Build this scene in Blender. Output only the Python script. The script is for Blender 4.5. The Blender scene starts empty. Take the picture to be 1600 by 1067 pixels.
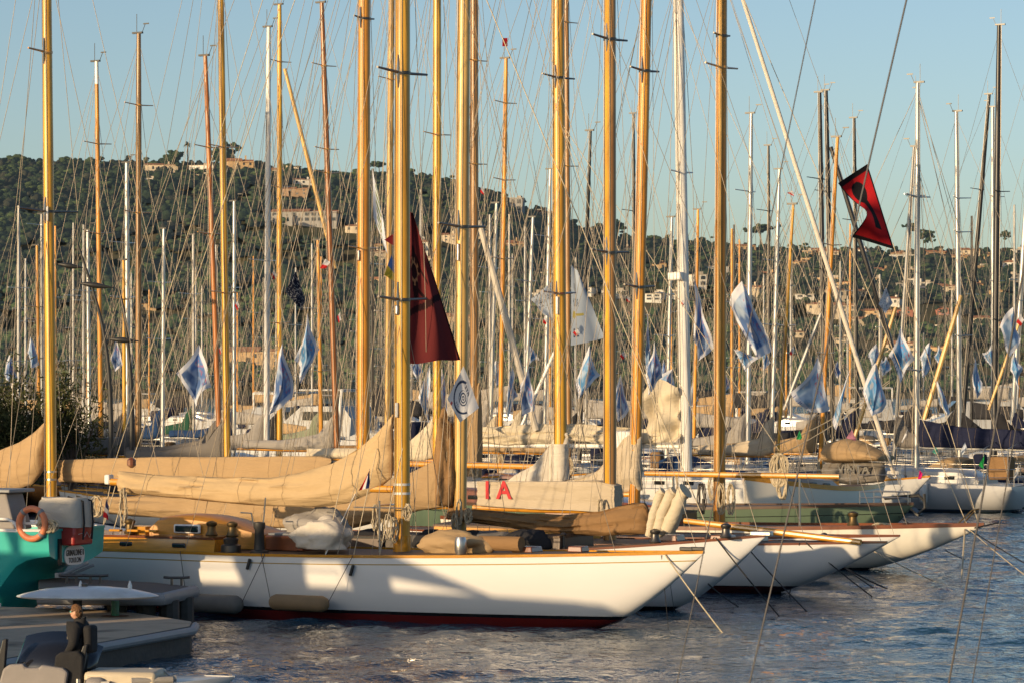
import bpy, bmesh, math, random
import numpy as np
from mathutils import Vector, Matrix, noise
random.seed(7); rng = np.random.default_rng(7)
C = bpy.context.scene.collection
F = 5000.0; HZ = 600.0; CH = 5.0           # photo geometry: focal length in photo pixels, horizon row, camera height
R = math.radians
NREAL = noise.noise

def P(px, py, Y): return Vector(((px-800)/F*Y, Y, CH-(py-HZ)/F*Y))
def lerp(a, b, t): return a+(b-a)*t
def interp(pts, x):
    if x <= pts[0][0]: return pts[0][1]
    for a, b in zip(pts, pts[1:]):
        if x <= b[0]: return lerp(a[1], b[1], (x-a[0])/(b[0]-a[0]+1e-9))
    return pts[-1][1]

# ------------------------------------------------------------------ materials
M = {}
class NT:
    def __init__(s, name):
        s.m = bpy.data.materials.new(name); s.m.use_nodes = True
        s.t = s.m.node_tree; s.b = s.t.nodes['Principled BSDF']; s.out = s.t.nodes['Material Output']
    def n(s, typ, **kw):
        nd = s.t.nodes.new(typ)
        for k, v in kw.items():
            if k in nd.inputs: nd.inputs[k].default_value = v
            else: setattr(nd, k, v)
        return nd
    def l(s, a, b): s.t.links.new(a, b)
    def set(s, **kw):
        for k, v in kw.items(): s.b.inputs[k.replace('_', ' ')].default_value = v
def rgba(c): return (c[0], c[1], c[2], 1)
def mixcol(nt, fac, a, b, blend='MIX'):
    mx = nt.n('ShaderNodeMix', data_type='RGBA', blend_type=blend)
    for sock, v in ((mx.inputs[0], fac), (mx.inputs[6], a), (mx.inputs[7], b)):
        if hasattr(v, 'links') or hasattr(v, 'is_output'): nt.l(v, sock)
        elif isinstance(v, (int, float)): sock.default_value = v
        else: sock.default_value = rgba(v)
    return mx.outputs[2]
def mat(name, col, rough=.5, metal=0, var=.15, scale=(3, 3, 3), bump=0, bscale=20, coat=0, spec=.5, objvar=0, dirt=None, detail=4):
    """plain surface whose colour wanders with noise, plus optional bump"""
    nt = NT(name); nt.set(Roughness=rough, Metallic=metal, Coat_Weight=coat)
    nt.b.inputs['Coat Roughness'].default_value = .12
    nt.b.inputs['Specular IOR Level'].default_value = spec
    tc = nt.n('ShaderNodeTexCoord'); mp = nt.n('ShaderNodeMapping'); mp.inputs['Scale'].default_value = scale
    nt.l(tc.outputs['Object'], mp.inputs['Vector'])
    nz = nt.n('ShaderNodeTexNoise', Scale=1.0, Detail=detail, Roughness=.6); nt.l(mp.outputs[0], nz.inputs['Vector'])
    c = mixcol(nt, nz.outputs['Fac'], tuple(x*(1-var*1.6) for x in col), tuple(min(1, x*(1+var*1.6)) for x in col))
    if dirt:
        n2 = nt.n('ShaderNodeTexNoise', Scale=dirt[1], Detail=6.0); nt.l(tc.outputs['Object'], n2.inputs['Vector'])
        rp = nt.n('ShaderNodeValToRGB'); rp.color_ramp.elements[0].position = .5; rp.color_ramp.elements[1].position = .72
        nt.l(n2.outputs['Fac'], rp.inputs[0]); c = mixcol(nt, rp.outputs[0], c, dirt[0])
    if objvar:
        oi = nt.n('ShaderNodeObjectInfo'); hs = nt.n('ShaderNodeHueSaturation')
        mr = nt.n('ShaderNodeMapRange'); mr.inputs[3].default_value = 1-objvar; mr.inputs[4].default_value = 1+objvar
        nt.l(oi.outputs['Random'], mr.inputs[0]); nt.l(mr.outputs[0], hs.inputs['Value']); nt.l(c, hs.inputs['Color']); c = hs.outputs[0]
    nt.l(c, nt.b.inputs['Base Color'])
    if bump:
        n3 = nt.n('ShaderNodeTexNoise', Scale=bscale, Detail=5.0); nt.l(tc.outputs['Object'], n3.inputs['Vector'])
        bp = nt.n('ShaderNodeBump', Strength=bump, Distance=.02); nt.l(n3.outputs['Fac'], bp.inputs['Height']); nt.l(bp.outputs[0], nt.b.inputs['Normal'])
    M[name] = nt.m; return nt.m
def wood(name, col, rough=.36, coat=.3):
    """varnished spar wood: long grain streaks along the object's Z"""
    nt = NT(name); nt.set(Roughness=rough, Coat_Weight=coat); nt.b.inputs['Coat Roughness'].default_value = .15
    tc = nt.n('ShaderNodeTexCoord'); mp = nt.n('ShaderNodeMapping'); mp.inputs['Scale'].default_value = (22, 22, .55)
    nt.l(tc.outputs['Object'], mp.inputs['Vector'])
    nz = nt.n('ShaderNodeTexNoise', Scale=1.0, Detail=6.0, Roughness=.62, Distortion=.6); nt.l(mp.outputs[0], nz.inputs['Vector'])
    rp = nt.n('ShaderNodeValToRGB'); rp.color_ramp.elements[0].position = .25; rp.color_ramp.elements[1].position = .75
    rp.color_ramp.elements[0].color = rgba([x*.68 for x in col]); rp.color_ramp.elements[1].color = rgba([min(1, x*1.22) for x in col])
    nt.l(nz.outputs['Fac'], rp.inputs[0])
    mp2 = nt.n('ShaderNodeMapping'); mp2.inputs['Scale'].default_value = (1, 1, .35); nt.l(tc.outputs['Object'], mp2.inputs['Vector'])
    n2 = nt.n('ShaderNodeTexNoise', Scale=2.0, Detail=3.0); nt.l(mp2.outputs[0], n2.inputs['Vector'])
    r2 = nt.n('ShaderNodeValToRGB'); r2.color_ramp.elements[0].position = .36; r2.color_ramp.elements[1].position = .6
    r2.color_ramp.elements[0].color = (.70, .64, .58, 1); r2.color_ramp.elements[1].color = (1, 1, 1, 1); nt.l(n2.outputs['Fac'], r2.inputs[0])
    c = mixcol(nt, 1.0, rp.outputs[0], r2.outputs[0], 'MULTIPLY')
    oi = nt.n('ShaderNodeObjectInfo'); hs = nt.n('ShaderNodeHueSaturation'); mr = nt.n('ShaderNodeMapRange')
    mr.inputs[3].default_value = .85; mr.inputs[4].default_value = 1.12
    nt.l(oi.outputs['Random'], mr.inputs[0]); nt.l(mr.outputs[0], hs.inputs['Value']); nt.l(c, hs.inputs['Color'])
    nt.l(hs.outputs[0], nt.b.inputs['Base Color'])
    M[name] = nt.m; return nt.m
def hullmat(name, top, anti, boot, z1=.2, z2=.27, cove=None, rough=.22):
    """painted hull: antifouling below z1, boot stripe to z2, topsides above, a thin cove line below the sheer (UV v = metres below the sheer)"""
    nt = NT(name); nt.set(Roughness=rough, Coat_Weight=.4); nt.b.inputs['Coat Roughness'].default_value = .08
    g = nt.n('ShaderNodeNewGeometry'); sx = nt.n('ShaderNodeSeparateXYZ'); nt.l(g.outputs['Position'], sx.inputs[0])
    tc = nt.n('ShaderNodeTexCoord'); nz = nt.n('ShaderNodeTexNoise', Scale=1.3, Detail=6.0)
    mp = nt.n('ShaderNodeMapping'); mp.inputs['Scale'].default_value = (.6, .6, 2.2); nt.l(tc.outputs['Object'], mp.inputs[0]); nt.l(mp.outputs[0], nz.inputs[0])
    ctop = mixcol(nt, nz.outputs['Fac'], tuple(x*.94 for x in top), tuple(min(1, x*1.04) for x in top))
    # weathering streak just above the water
    mr = nt.n('ShaderNodeMapRange'); mr.inputs[1].default_value = z2; mr.inputs[2].default_value = z2+.35; mr.inputs[3].default_value = .35; mr.inputs[4].default_value = 0
    nt.l(sx.outputs['Z'], mr.inputs[0]); ml = nt.n('ShaderNodeMath', operation='MULTIPLY'); nt.l(mr.outputs[0], ml.inputs[0]); nt.l(nz.outputs['Fac'], ml.inputs[1])
    ctop = mixcol(nt, ml.outputs[0], ctop, tuple(x*.6 for x in top))
    def gt(sock, v):
        q = nt.n('ShaderNodeMath', operation='GREATER_THAN'); nt.l(sock, q.inputs[0]); q.inputs[1].default_value = v; return q.outputs[0]
    c = mixcol(nt, gt(sx.outputs['Z'], z1), anti, boot); c = mixcol(nt, gt(sx.outputs['Z'], z2), c, ctop)
    if cove:
        uv = nt.n('ShaderNodeUVMap'); s2 = nt.n('ShaderNodeSeparateXYZ'); nt.l(uv.outputs[0], s2.inputs[0])
        a = gt(s2.outputs['Y'], cove[1]); b = gt(s2.outputs['Y'], cove[1]+.022)
        d = nt.n('ShaderNodeMath', operation='SUBTRACT'); nt.l(a, d.inputs[0]); nt.l(b, d.inputs[1])
        c = mixcol(nt, d.outputs[0], c, cove[0])
    nt.l(c, nt.b.inputs['Base Color']); M[name] = nt.m; return nt.m
def canvas(name, col, objvar=.06):
    nt = NT(name); nt.set(Roughness=.9); nt.b.inputs['Specular IOR Level'].default_value = .15
    tc = nt.n('ShaderNodeTexCoord')
    nz = nt.n('ShaderNodeTexNoise', Scale=1.7, Detail=7.0, Roughness=.65); nt.l(tc.outputs['Object'], nz.inputs['Vector'])
    c = mixcol(nt, nz.outputs['Fac'], tuple(x*.84 for x in col), tuple(min(1, x*1.13) for x in col))
    oi = nt.n('ShaderNodeObjectInfo'); hs = nt.n('ShaderNodeHueSaturation'); mr = nt.n('ShaderNodeMapRange')
    mr.inputs[3].default_value = 1-objvar; mr.inputs[4].default_value = 1+objvar
    nt.l(oi.outputs['Random'], mr.inputs[0]); nt.l(mr.outputs[0], hs.inputs['Value']); nt.l(c, hs.inputs['Color']); nt.l(hs.outputs[0], nt.b.inputs['Base Color'])
    mp = nt.n('ShaderNodeMapping'); mp.inputs['Scale'].default_value = (.55, 2, 3.2); mp.inputs['Rotation'].default_value = (0, .12, 0); nt.l(tc.outputs['Object'], mp.inputs[0])
    n3 = nt.n('ShaderNodeTexNoise', Scale=1.8, Detail=5.0, Distortion=1.0); nt.l(mp.outputs[0], n3.inputs['Vector'])
    bp = nt.n('ShaderNodeBump', Strength=.28, Distance=.16); nt.l(n3.outputs['Fac'], bp.inputs['Height']); nt.l(bp.outputs[0], nt.b.inputs['Normal'])
    M[name] = nt.m; return nt.m
def planked(name, col, seam, width=.06, axis='Y', rough=.6):
    nt = NT(name); nt.set(Roughness=rough)
    tc = nt.n('ShaderNodeTexCoord'); sx = nt.n('ShaderNodeSeparateXYZ'); nt.l(tc.outputs['Object'], sx.inputs[0])
    md = nt.n('ShaderNodeMath', operation='PINGPONG'); nt.l(sx.outputs[axis], md.inputs[0]); md.inputs[1].default_value = width
    gtn = nt.n('ShaderNodeMath', operation='LESS_THAN'); nt.l(md.outputs[0], gtn.inputs[0]); gtn.inputs[1].default_value = width*.1
    nz = nt.n('ShaderNodeTexNoise', Scale=2.0, Detail=5.0)
    mp = nt.n('ShaderNodeMapping'); mp.inputs['Scale'].default_value = (.6, 9, 1) if axis == 'Y' else (9, .6, 1); nt.l(tc.outputs['Object'], mp.inputs[0]); nt.l(mp.outputs[0], nz.inputs[0])
    c = mixcol(nt, nz.outputs['Fac'], tuple(x*.6 for x in col), tuple(x*1.3 for x in col))
    c = mixcol(nt, gtn.outputs[0], c, seam); nt.l(c, nt.b.inputs['Base Color']); M[name] = nt.m

wood('spar_honey', (.87, .445, .04)); wood('spar_amber', (.78, .34, .035)); wood('spar_pale', (.80, .50, .15)); wood('spar_red', (.46, .16, .03)); wood('spar_brown', (.46, .24, .075))
mat('varnish', (.60, .27, .025), .2, var=.3, scale=(1, 14, 14), coat=.8, objvar=.1)
mat('house_wood', (.50, .22, .025), .42, var=.3, scale=(1, 12, 12), coat=.1); mat('dark_wood', (.07, .035, .02), .4, var=.3); mat('mahogany', (.17, .05, .018), .3, var=.3, scale=(1, 12, 12), coat=.7)
planked('teak', (.15, .095, .055), (.02, .02, .02))
planked('dock_boards', (.13, .11, .095), (.02, .02, .02), .07, 'Y', .85)
mat('white_spar', (.80, .78, .73), .35, var=.05, scale=(3, 3, .5), dirt=((.66, .63, .57), 1.5))
mat('silver_spar', (.52, .52, .50), .38, metal=.55, var=.1, scale=(2, 2, .4), objvar=.12)
mat('grey_spar', (.36, .36, .35), .45, metal=.3, var=.15, objvar=.15)
mat('black_spar', (.02, .02, .022), .35, var=.2, objvar=.3)
mat('steel', (.55, .53, .5), .3, metal=.9, var=.1)
mat('dark_steel', (.12, .11, .10), .4, metal=.8, var=.2)
mat('bronze', (.16, .11, .05), .5, metal=.8, var=.35)
mat('wire', (.26, .215, .16), .55, metal=.1, var=.2, objvar=.55)
mat('dark_wire', (.055, .05, .05), .5, var=.2, objvar=.3)
mat('rope', (.50, .42, .29), .9, var=.25, scale=(20, 20, 20), bump=.5, bscale=60)
mat('dark_rope', (.27, .19, .11), .9, var=.2); mat('black_rope', (.02, .02, .022), .8, var=.2)
mat('rubber', (.03, .03, .032), .7, var=.3)
mat('white_paint', (.78, .77, .74), .3, var=.06, scale=(1, 1, 1), coat=.3, dirt=((.55, .52, .46), 1.2))
mat('grp', (.44, .44, .43), .35, var=.06, scale=(.7, .7, .7), coat=.3, objvar=.06)
mat('deck_grey', (.13, .125, .12), .7, var=.2, scale=(1, 1, 1)); mat('grey_paint', (.25, .26, .27), .5, var=.1)
mat('glass', (.015, .018, .02), .06, var=.2, spec=.8)
mat('smoked_acrylic', (.012, .013, .018), .08, var=.2, coat=.5)
mat('teal_paint', (.045, .50, .43), .3, var=.1, scale=(.8, .8, 1.5), coat=.4, dirt=((.04, .38, .33), 1.4))
mat('red_paint', (.42, .035, .03), .35, var=.15, coat=.3, objvar=.1)
mat('orange_plastic', (.78, .25, .11), .5, var=.12, bump=.1)
mat('black_paint', (.012, .012, .014), .35, var=.2)
mat('letter_red', (.50, .02, .025), .7, var=.15)
mat('letter_navy', (.02, .025, .06), .7, var=.15)
mat('beige_vinyl', (.52, .44, .32), .55, var=.08, bump=.15, bscale=9)
mat('grey_vinyl', (.23, .21, .20), .6, var=.1, bump=.2, bscale=9)
mat('fender_tan', (.25, .165, .085), .8, var=.15, bump=.2, bscale=25)
mat('fender_grey', (.15, .14, .125), .8, var=.15, bump=.2, bscale=25)
mat('concrete', (.50, .38, .26), .92, var=.3, scale=(.9, .9, .9), bump=.8, bscale=14, dirt=((.17, .13, .09), .9), detail=8)
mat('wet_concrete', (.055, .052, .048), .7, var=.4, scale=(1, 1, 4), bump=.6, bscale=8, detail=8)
mat('glass_green', (.03, .14, .07), .15, var=.5, scale=(6, 6, 12), coat=.5)
mat('rust', (.16, .07, .03), .9, var=.4)
mat('lamp_metal', (.05, .05, .048), .5, metal=.3, var=.2)
mat('skin', (.55, .30, .20), .55, var=.06, scale=(20, 20, 20)); M['skin'].node_tree.nodes['Principled BSDF'].inputs['Subsurface Weight'].default_value = .1
mat('ginger_hair', (.15, .068, .022), .55, var=.55, scale=(60, 60, 12), bump=.9, bscale=90)
mat('black_cloth', (.010, .010, .012), .85, var=.25, bump=.6, bscale=9)
mat('goggle', (.02, .22, .20), .1, var=.2, coat=.8)
for k, c in dict(tan=(.40, .275, .15), sand=(.53, .385, .215), beige=(.50, .42, .31), cream=(.62, .54, .40), bone=(.58, .53, .45), grey_canvas=(.17, .155, .14), pale_grey=(.34, .315, .285), navy=(.018, .022, .05), charcoal=(.03, .03, .034), brown_canvas=(.27, .16, .075), sage=(.24, .26, .18), blue_canvas=(.02, .05, .13), green_canvas=(.02, .07, .045)).items(): canvas('canvas_'+k, c)
hullmat('hull_front', (.79, .78, .765), (.15, .014, .011), (.012, .011, .011), .17, .24, ((.42, .28, .06), .16))
hullmat('hull_second', (.74, .74, .735), (.02, .02, .022), (.012, .012, .012), .05, .12, None)
hullmat('hull_third', (.74, .73, .71), (.06, .012, .012), (.02, .012, .012), .18, .2, None)
hullmat('hull_cream', (.80, .76, .66), (.02, .018, .016), (.015, .015, .015), .06, .08, None)
hullmat('hull_green', (.105, .15, .10), (.05, .02, .02), (.4, .4, .38), .1, .15, ((.01, .015, .01), .24))
hullmat('hull_white', (.68, .67, .64), (.03, .04, .08), (.05, .06, .12), .08, .16, None)
hullmat('hull_modern', (.56, .56, .56), (.04, .05, .06), (.06, .08, .12), .06, .13, None)
hullmat('hull_navy', (.02, .03, .07), (.15, .03, .03), (.6, .6, .6), .08, .14, None)
hullmat('hull_wood', (.28, .12, .035), (.12, .03, .02), (.5, .48, .44), .1, .15, None)

# ------------------------------------------------------------------ mesh helpers
class MB:
    def __init__(s): s.v = []; s.f = []; s.uv = None
    def add(s, vs, fs):
        o = len(s.v); s.v += [tuple(v) for v in vs]; s.f += [tuple(i+o for i in f) for f in fs]; return s
    def tube(s, pts, r, n=8, caps=True):
        pts = [Vector(p) for p in pts]; k = len(pts); rs = r if isinstance(r, (list, tuple)) else [r]*k
        vs = []; fs = []; ref = None
        for i, p in enumerate(pts):
            d = (pts[min(i+1, k-1)]-pts[max(i-1, 0)])
            d = d.normalized() if d.length > 1e-9 else Vector((0, 0, 1))
            if ref is None: ref = d.orthogonal().normalized()
            a = (ref-d*ref.dot(d)); a = a.normalized() if a.length > 1e-6 else d.orthogonal().normalized(); ref = a; b = d.cross(a)
            for j in range(n):
                t = 2*math.pi*j/n; vs.append(p+(a*math.cos(t)+b*math.sin(t))*rs[i])
        for i in range(k-1):
            for j in range(n): fs.append((i*n+j, i*n+(j+1) % n, (i+1)*n+(j+1) % n, (i+1)*n+j))
        if caps: fs.append(tuple(range(n-1, -1, -1))); fs.append(tuple((k-1)*n+j for j in range(n)))
        return s.add(vs, fs)
    def box(s, x, y, z, sx, sy, sz, rz=0, ry=0, taper=0):
        m = Matrix.Translation((x, y, z)) @ Matrix.Rotation(rz, 4, 'Z') @ Matrix.Rotation(ry, 4, 'Y')
        vs = [m @ Vector((sx/2*a*(1-taper*(c > 0)), sy/2*b*(1-taper*(c > 0)), sz/2*c)) for a in (-1, 1) for b in (-1, 1) for c in (-1, 1)]
        return s.add(vs, [(0, 1, 3, 2), (4, 6, 7, 5), (0, 4, 5, 1), (2, 3, 7, 6), (0, 2, 6, 4), (1, 5, 7, 3)])
    def loft(s, rings, closed=True, cap0=False, cap1=False):
        n = len(rings[0]); vs = [v for r in rings for v in r]; fs = []
        for i in range(len(rings)-1):
            for j in range(n if closed else n-1):
                fs.append((i*n+j, i*n+(j+1) % n, (i+1)*n+(j+1) % n, (i+1)*n+j))
        if cap0: fs.append(tuple(range(n-1, -1, -1)))
        if cap1: fs.append(tuple((len(rings)-1)*n+j for j in range(n)))
        return s.add(vs, fs)
    def lathe(s, prof, cx, cy, n=16):
        return s.loft([[(cx+r*math.cos(2*math.pi*j/n), cy+r*math.sin(2*math.pi*j/n), z) for j in range(n)] for r, z in prof], True, True, True)
    def prism(s, poly, y0, y1):
        """poly of (x,z) extruded along y"""
        n = len(poly); vs = [(x, y0, z) for x, z in poly]+[(x, y1, z) for x, z in poly]
        fs = [tuple(range(n)), tuple(range(2*n-1, n-1, -1))]+[(i, i+n, (i+1) % n+n, (i+1) % n) for i in range(n)]
        return s.add(vs, fs)
    def build(s, name, m, parent=None, smooth=35, bevel=0, loc=None):
        me = bpy.data.meshes.new(name); me.from_pydata(s.v, [], s.f); me.update()
        bm = bmesh.new(); bm.from_mesh(me); bmesh.ops.recalc_face_normals(bm, faces=bm.faces); bm.to_mesh(me); bm.free()
        if s.uv is not None:
            ul = me.uv_layers.new(name='UVMap')
            ul.data.foreach_set('uv', np.array([s.uv[l.vertex_index] for l in me.loops], dtype=np.float32).ravel())
        me.materials.append(M[m] if isinstance(m, str) else m)
        if smooth:
            me.polygons.foreach_set('use_smooth', [True]*len(me.polygons)); me.set_sharp_from_angle(angle=R(smooth))
        o = bpy.data.objects.new(name, me); C.objects.link(o)
        if parent is not None: o.parent = parent
        if loc is not None: o.location = loc
        if bevel:
            b = o.modifiers.new('bevel', 'BEVEL'); b.width = bevel; b.segments = 2; b.limit_method = 'ANGLE'
        return o
def tag(o, label, cat, group=None, kind=None):
    if label: o['label'] = label
    if cat: o['category'] = cat
    if group: o['group'] = group
    if kind: o['kind'] = kind
    return o
def thing(name, loc, rz, label, cat, group=None):
    o = bpy.data.objects.new(name, None); C.objects.link(o); o.location = loc; o.rotation_euler = (0, 0, rz); o.empty_display_size = .3
    return tag(o, label, cat, group)
def copy_tree(o, loc=None, rz=None, parent=None):
    c = o.copy(); C.objects.link(c); c.parent = parent
    if loc is not None: c.location = loc
    if rz is not None: c.rotation_euler = (0, 0, rz)
    for ch in list(o.children): copy_tree(ch, parent=c)
    return c
def text_mesh(name, body, size, m, mw, parent=None, extrude=.003, bold=.0, sx=1):
    cu = bpy.data.curves.new(name, 'FONT'); cu.body = body; cu.size = size; cu.extrude = extrude; cu.offset = bold; cu.align_x = 'CENTER'; cu.align_y = 'CENTER'
    t = bpy.data.objects.new(name+'_curve', cu); C.objects.link(t)
    dg = bpy.context.evaluated_depsgraph_get(); dg.update()
    me = bpy.data.meshes.new_from_object(t.evaluated_get(dg)); bpy.data.objects.remove(t); bpy.data.curves.remove(cu)
    me.materials.clear(); me.materials.append(M[m]); me.transform(mw @ Matrix.Diagonal((sx, 1, 1, 1)))
    o = bpy.data.objects.new(name, me); C.objects.link(o); o.parent = parent; return o

# ------------------------------------------------------------------ boats
HEAD = R(-30)
class Boat:
    """root at the mast foot on the waterline, +x towards the bow, +y to port (away from the camera)"""
    def __init__(s, name, label, cat, L, bow=None, zb=None, Y=None, mast_px=None, mast_Y=None, sm=None, ang=HEAD, group=None, B=None):
        s.ang = ang; c, sn = math.cos(ang), math.sin(ang); s.c, s.sn = c, sn; s.L = L; s.B = B or L*.235
        if bow:
            if Y is None: Y = F*(CH-zb)/(bow[1]-HZ)
            X = (bow[0]-800)/F*Y; u = (mast_px-800)/F
            s.sb = (X-u*Y)/(c-u*sn); rx, ry = X-s.sb*c, Y-s.sb*sn
        else:
            s.sb = sm; rx, ry = (mast_px-800)/F*mast_Y, mast_Y
        s.rx, s.ry = rx, ry; s.root = thing(name, (rx, ry, 0), ang, label, cat, group); s.ss = s.sb-L; s.deckz = 1.3; s.hz = None
    def loc(s, px, py, yo=0):
        u = (px-800)/F; w = -(py-HZ)/F; X0, Y0 = s.rx-yo*s.sn, s.ry+yo*s.c
        x = (u*Y0-X0)/(s.c-u*s.sn); Y = Y0+x*s.sn
        return Vector((x, yo, CH+w*Y))
    def scale(s): return s.ry/F
    def sheer(s, x):
        t = (x-s.ss)/s.L; zs, zm, zb = s.zs
        return zm+(zb-zm)*max(0, (t-.38)/.62)**1.8+(zs-zm)*max(0, (.38-t)/.38)**1.8
    def beam(s, x):
        t = min(1, max(0, (x-s.ss)/s.L))
        if t > .45: q = (t-.45)/.55; return s.B/2*max(0, 1-q**s.bp)
        q = (.45-t)/.45; return s.B/2*(1-(1-s.sw)*q**2)
    def hull(s, m, zs=(1.2, 1.1, 1.5), ob=2.2, os=2.2, sw=.3, bp=2.0, draft=.6, deck='teak', rail='varnish', railh=.035, stem=1.3):
        s.zs = zs; s.bp = bp; s.sw = sw; NS, NV = 44, 12; rings = []; uvs = []
        ts, tb = os/s.L, 1-ob/s.L
        for i in range(NS+1):
            t = i/NS; t = t if t < .7 else t
            x = s.ss+t*s.L; S = s.sheer(x); b = max(s.beam(x), .012)
            if t >= tb: zk = S*((t-tb)/(1-tb+1e-9))**stem-.02
            elif t <= ts: zk = S*.72*((ts-t)/(ts+1e-9))**1.2-.02
            else: q = (t-(ts+tb)/2)/((tb-ts)/2); zk = -draft*(1-q*q)-.02
            zk = min(zk, S-.03); half = []
            for j in range(NV+1):
                th = j/NV*math.pi/2; half.append((b*math.sin(th)**.85 if th > 0 else 0, zk+(S-zk)*(1-math.cos(th))))
            ring = [(x, -y, z) for y, z in reversed(half)]+[(x, y, z) for y, z in half[1:]]
            rings.append(ring); uvs += [(x, S-z) for _, _, z in ring]
        mb = MB(); mb.loft(rings, closed=False); n = len(rings[0]); mb.f.append(tuple(range(n))); mb.uv = uvs
        mb.build('hull', m, s.root, smooth=60)
        dk = MB(); dr = []
        for i in range(NS+1):
            x = s.ss+i/NS*s.L; b = max(s.beam(x)-.03, .004); S = s.sheer(x)-.015
            dr.append([(x, b*k/4, S+.05*(1-(k/4)**2)*min(1, b)) for k in range(-4, 5)])
        dk.loft(dr, closed=False); dk.build('deck', deck, s.root, smooth=60)
        if rail:
            for sd in (-1, 1):
                rb = MB(); rr = []
                for i in range(NS+1):
                    x = s.ss+i/NS*s.L; b = max(s.beam(x), .02)*sd; z = s.sheer(x); w = .035
                    rr.append([(x, b-w*sd, z-.03), (x, b+.012*sd, z-.03), (x, b+.012*sd, z+railh), (x, b-w*sd, z+railh)])
                rb.loft(rr, True, True, True); rb.build('toe_rail', rail, s.root, smooth=50)
        s.deckz = s.sheer(0)+.03
        return s
    def mast(s, m, w, top=None, base=None, H=None, n=14, twin=None, cap=None):
        """w in photo pixels; top=(px,py) of the visible head (or a point it passes at the frame's upper edge); H only when the head is out of frame"""
        r = w/2*s.scale()
        b = Vector((0, 0, s.deckz-.05))
        if base: q = s.loc(*base); b = Vector((q.x, 0, s.deckz-.05))
        t = s.loc(*top) if top else Vector((0, 0, H))
        if H: d = (t-b)/(t.z-b.z); t = b+d*(H-b.z)
        s.mb, s.mt = b, t; s.H = t.z
        pts = [b.lerp(t, k) for k in (0, .25, .5, .75, .9, 1)]; rs = [r*1.02, r, r*.97, r*.9, r*.8, r*.66]
        o = MB().tube(pts, rs, n).build('mast', m, s.root, smooth=60); s.r = r
        if w > 9 and 'spar_' in m and m != 'white_spar':
            for q_ in (-.45, .5): MB().tube([p+Vector((r_*q_, -r_*math.sqrt(1-q_*q_)-.012, 0)) for p, r_ in zip(pts, rs)], .007, 4, False).build('halyard', 'dark_wire' if q_ < 0 else 'rope', s.root)
        # sail track on the aft face and a masthead fitting
        MB().tube([p+Vector((-r*q/r*1.0-.012, 0, 0)) for p, q in zip(pts, rs)], .016, 4).build('sail_track', 'dark_steel' if 'spar' in m and m not in ('white_spar', 'silver_spar') else 'grey_paint', s.root)
        if not H:
            h = MB(); h.box(t.x-.06, 0, t.z+.03, .34+r, .1, .07); h.tube([t+Vector((-.1, 0, .05)), t+Vector((-.1, 0, .75))], .012, 4); h.tube([t+Vector((.16, 0, .05)), t+Vector((.3, 0, .35))], .012, 4); h.box(t.x+.34, 0, t.z+.36, .26, .02, .05)
            h.build('masthead', 'black_paint', s.root)
        if cap: MB().tube([s.at(cap), t+Vector((0, 0, .01))], [r*.86, r*.7], n).build('mast_cap', 'white_spar', s.root)
        return s
    def at(s, z): return s.mb.lerp(s.mt, (z-s.mb.z)/(s.mt.z-s.mb.z))
    def zpy(s, py): return CH-(py-HZ)*s.ry/F
    def spreader(s, py, half=1.1, m='dark_steel', r=.038, sweep=0, tips=True, one=0):
        z = s.zpy(py); p = s.at(z); sb = MB()
        for sd in ((-1, 1) if not one else (one,)): sb.tube([p+Vector((0, 0, 0)), p+Vector((-sweep, sd*half, .05))], [r, r*.7], 6)
        if tips: sb.tube([p+Vector((0, 0, -.035)), p+Vector((0, 0, .035))], s.r*1.05, 12)
        sb.build('spreader', m, s.root)
        if r >= .038: MB().tube([p+Vector((0, -s.r-.012, -.32)), p+Vector((0, -s.r-.02, 0)), p+Vector((0, -s.r-.012, .38))], [.012, .035, .012], 6).build('mast_tang', 'steel', s.root)
        return p, half
    def stay(s, a, b, r, m='wire', name='stay', sag=0):
        a, b = Vector(a), Vector(b)
        pts = [a, b] if not sag else [a.lerp(b, k/6)-Vector((0, 0, sag*4*(k/6)*(1-k/6))) for k in range(7)]
        return MB().tube(pts, r, 4, False).build(name, m, s.root)
    def rig(s, r=.008, sp=(), m='wire', runners=True, hal=2, hf=.78, tri=True):
        b, t = s.mb, s.mt; H = t.z; bw = s.beam(-.35)-.06; dz = s.deckz
        zb = s.sheer(s.sb-.2); zs_ = s.sheer(s.ss+.2)
        s.stay((s.sb-.15, 0, zb), s.at(H*.985), r, m, 'forestay'); s.stay((s.sb*.72, 0, zb-.1), s.at(H*hf), r, m, 'forestay')
        s.stay((s.ss+.1, 0, zs_), s.at(H*.985), r, m, 'backstay')
        for sd in (-1, 1):
            if sp:
                p, h = sp[0]; s.stay((-.3, sd*bw, dz), p+Vector((0, sd*h, .05)), r, m, 'shroud'); s.stay(p+Vector((0, sd*h, .05)), s.at(min(H*.97, max(H*.9, p.z+1))), r, m, 'shroud')
                s.stay((.25, sd*bw, dz), p, r, m, 'shroud'); s.stay((-.6, sd*bw, dz), p, r, m, 'shroud')
            else:
                s.stay((-.3, sd*bw, dz), s.at(H*.9), r, m, 'shroud'); s.stay((-.7, sd*bw, dz), s.at(H*.5), r, m, 'shroud')
            if runners:
                s.stay((-s.L*.26, sd*s.beam(-s.L*.26)*.95, dz), s.at(H*.8), r, m, 'running_backstay'); s.stay((-s.L*.36, sd*s.beam(-s.L*.36)*.95, dz), s.at(H*.97), r, m, 'running_backstay')
        for k in range(hal):
            a = random.uniform(-.3, .3); s.stay((a, random.choice((-1, 1))*random.uniform(s.r*1.3, s.r*1.3+.2), dz+.6), s.at(H*random.uniform(.75, .97))+Vector((0, -s.r, 0)), r*.9, 'rope' if k % 2 else m, 'halyard')
        return s
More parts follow.
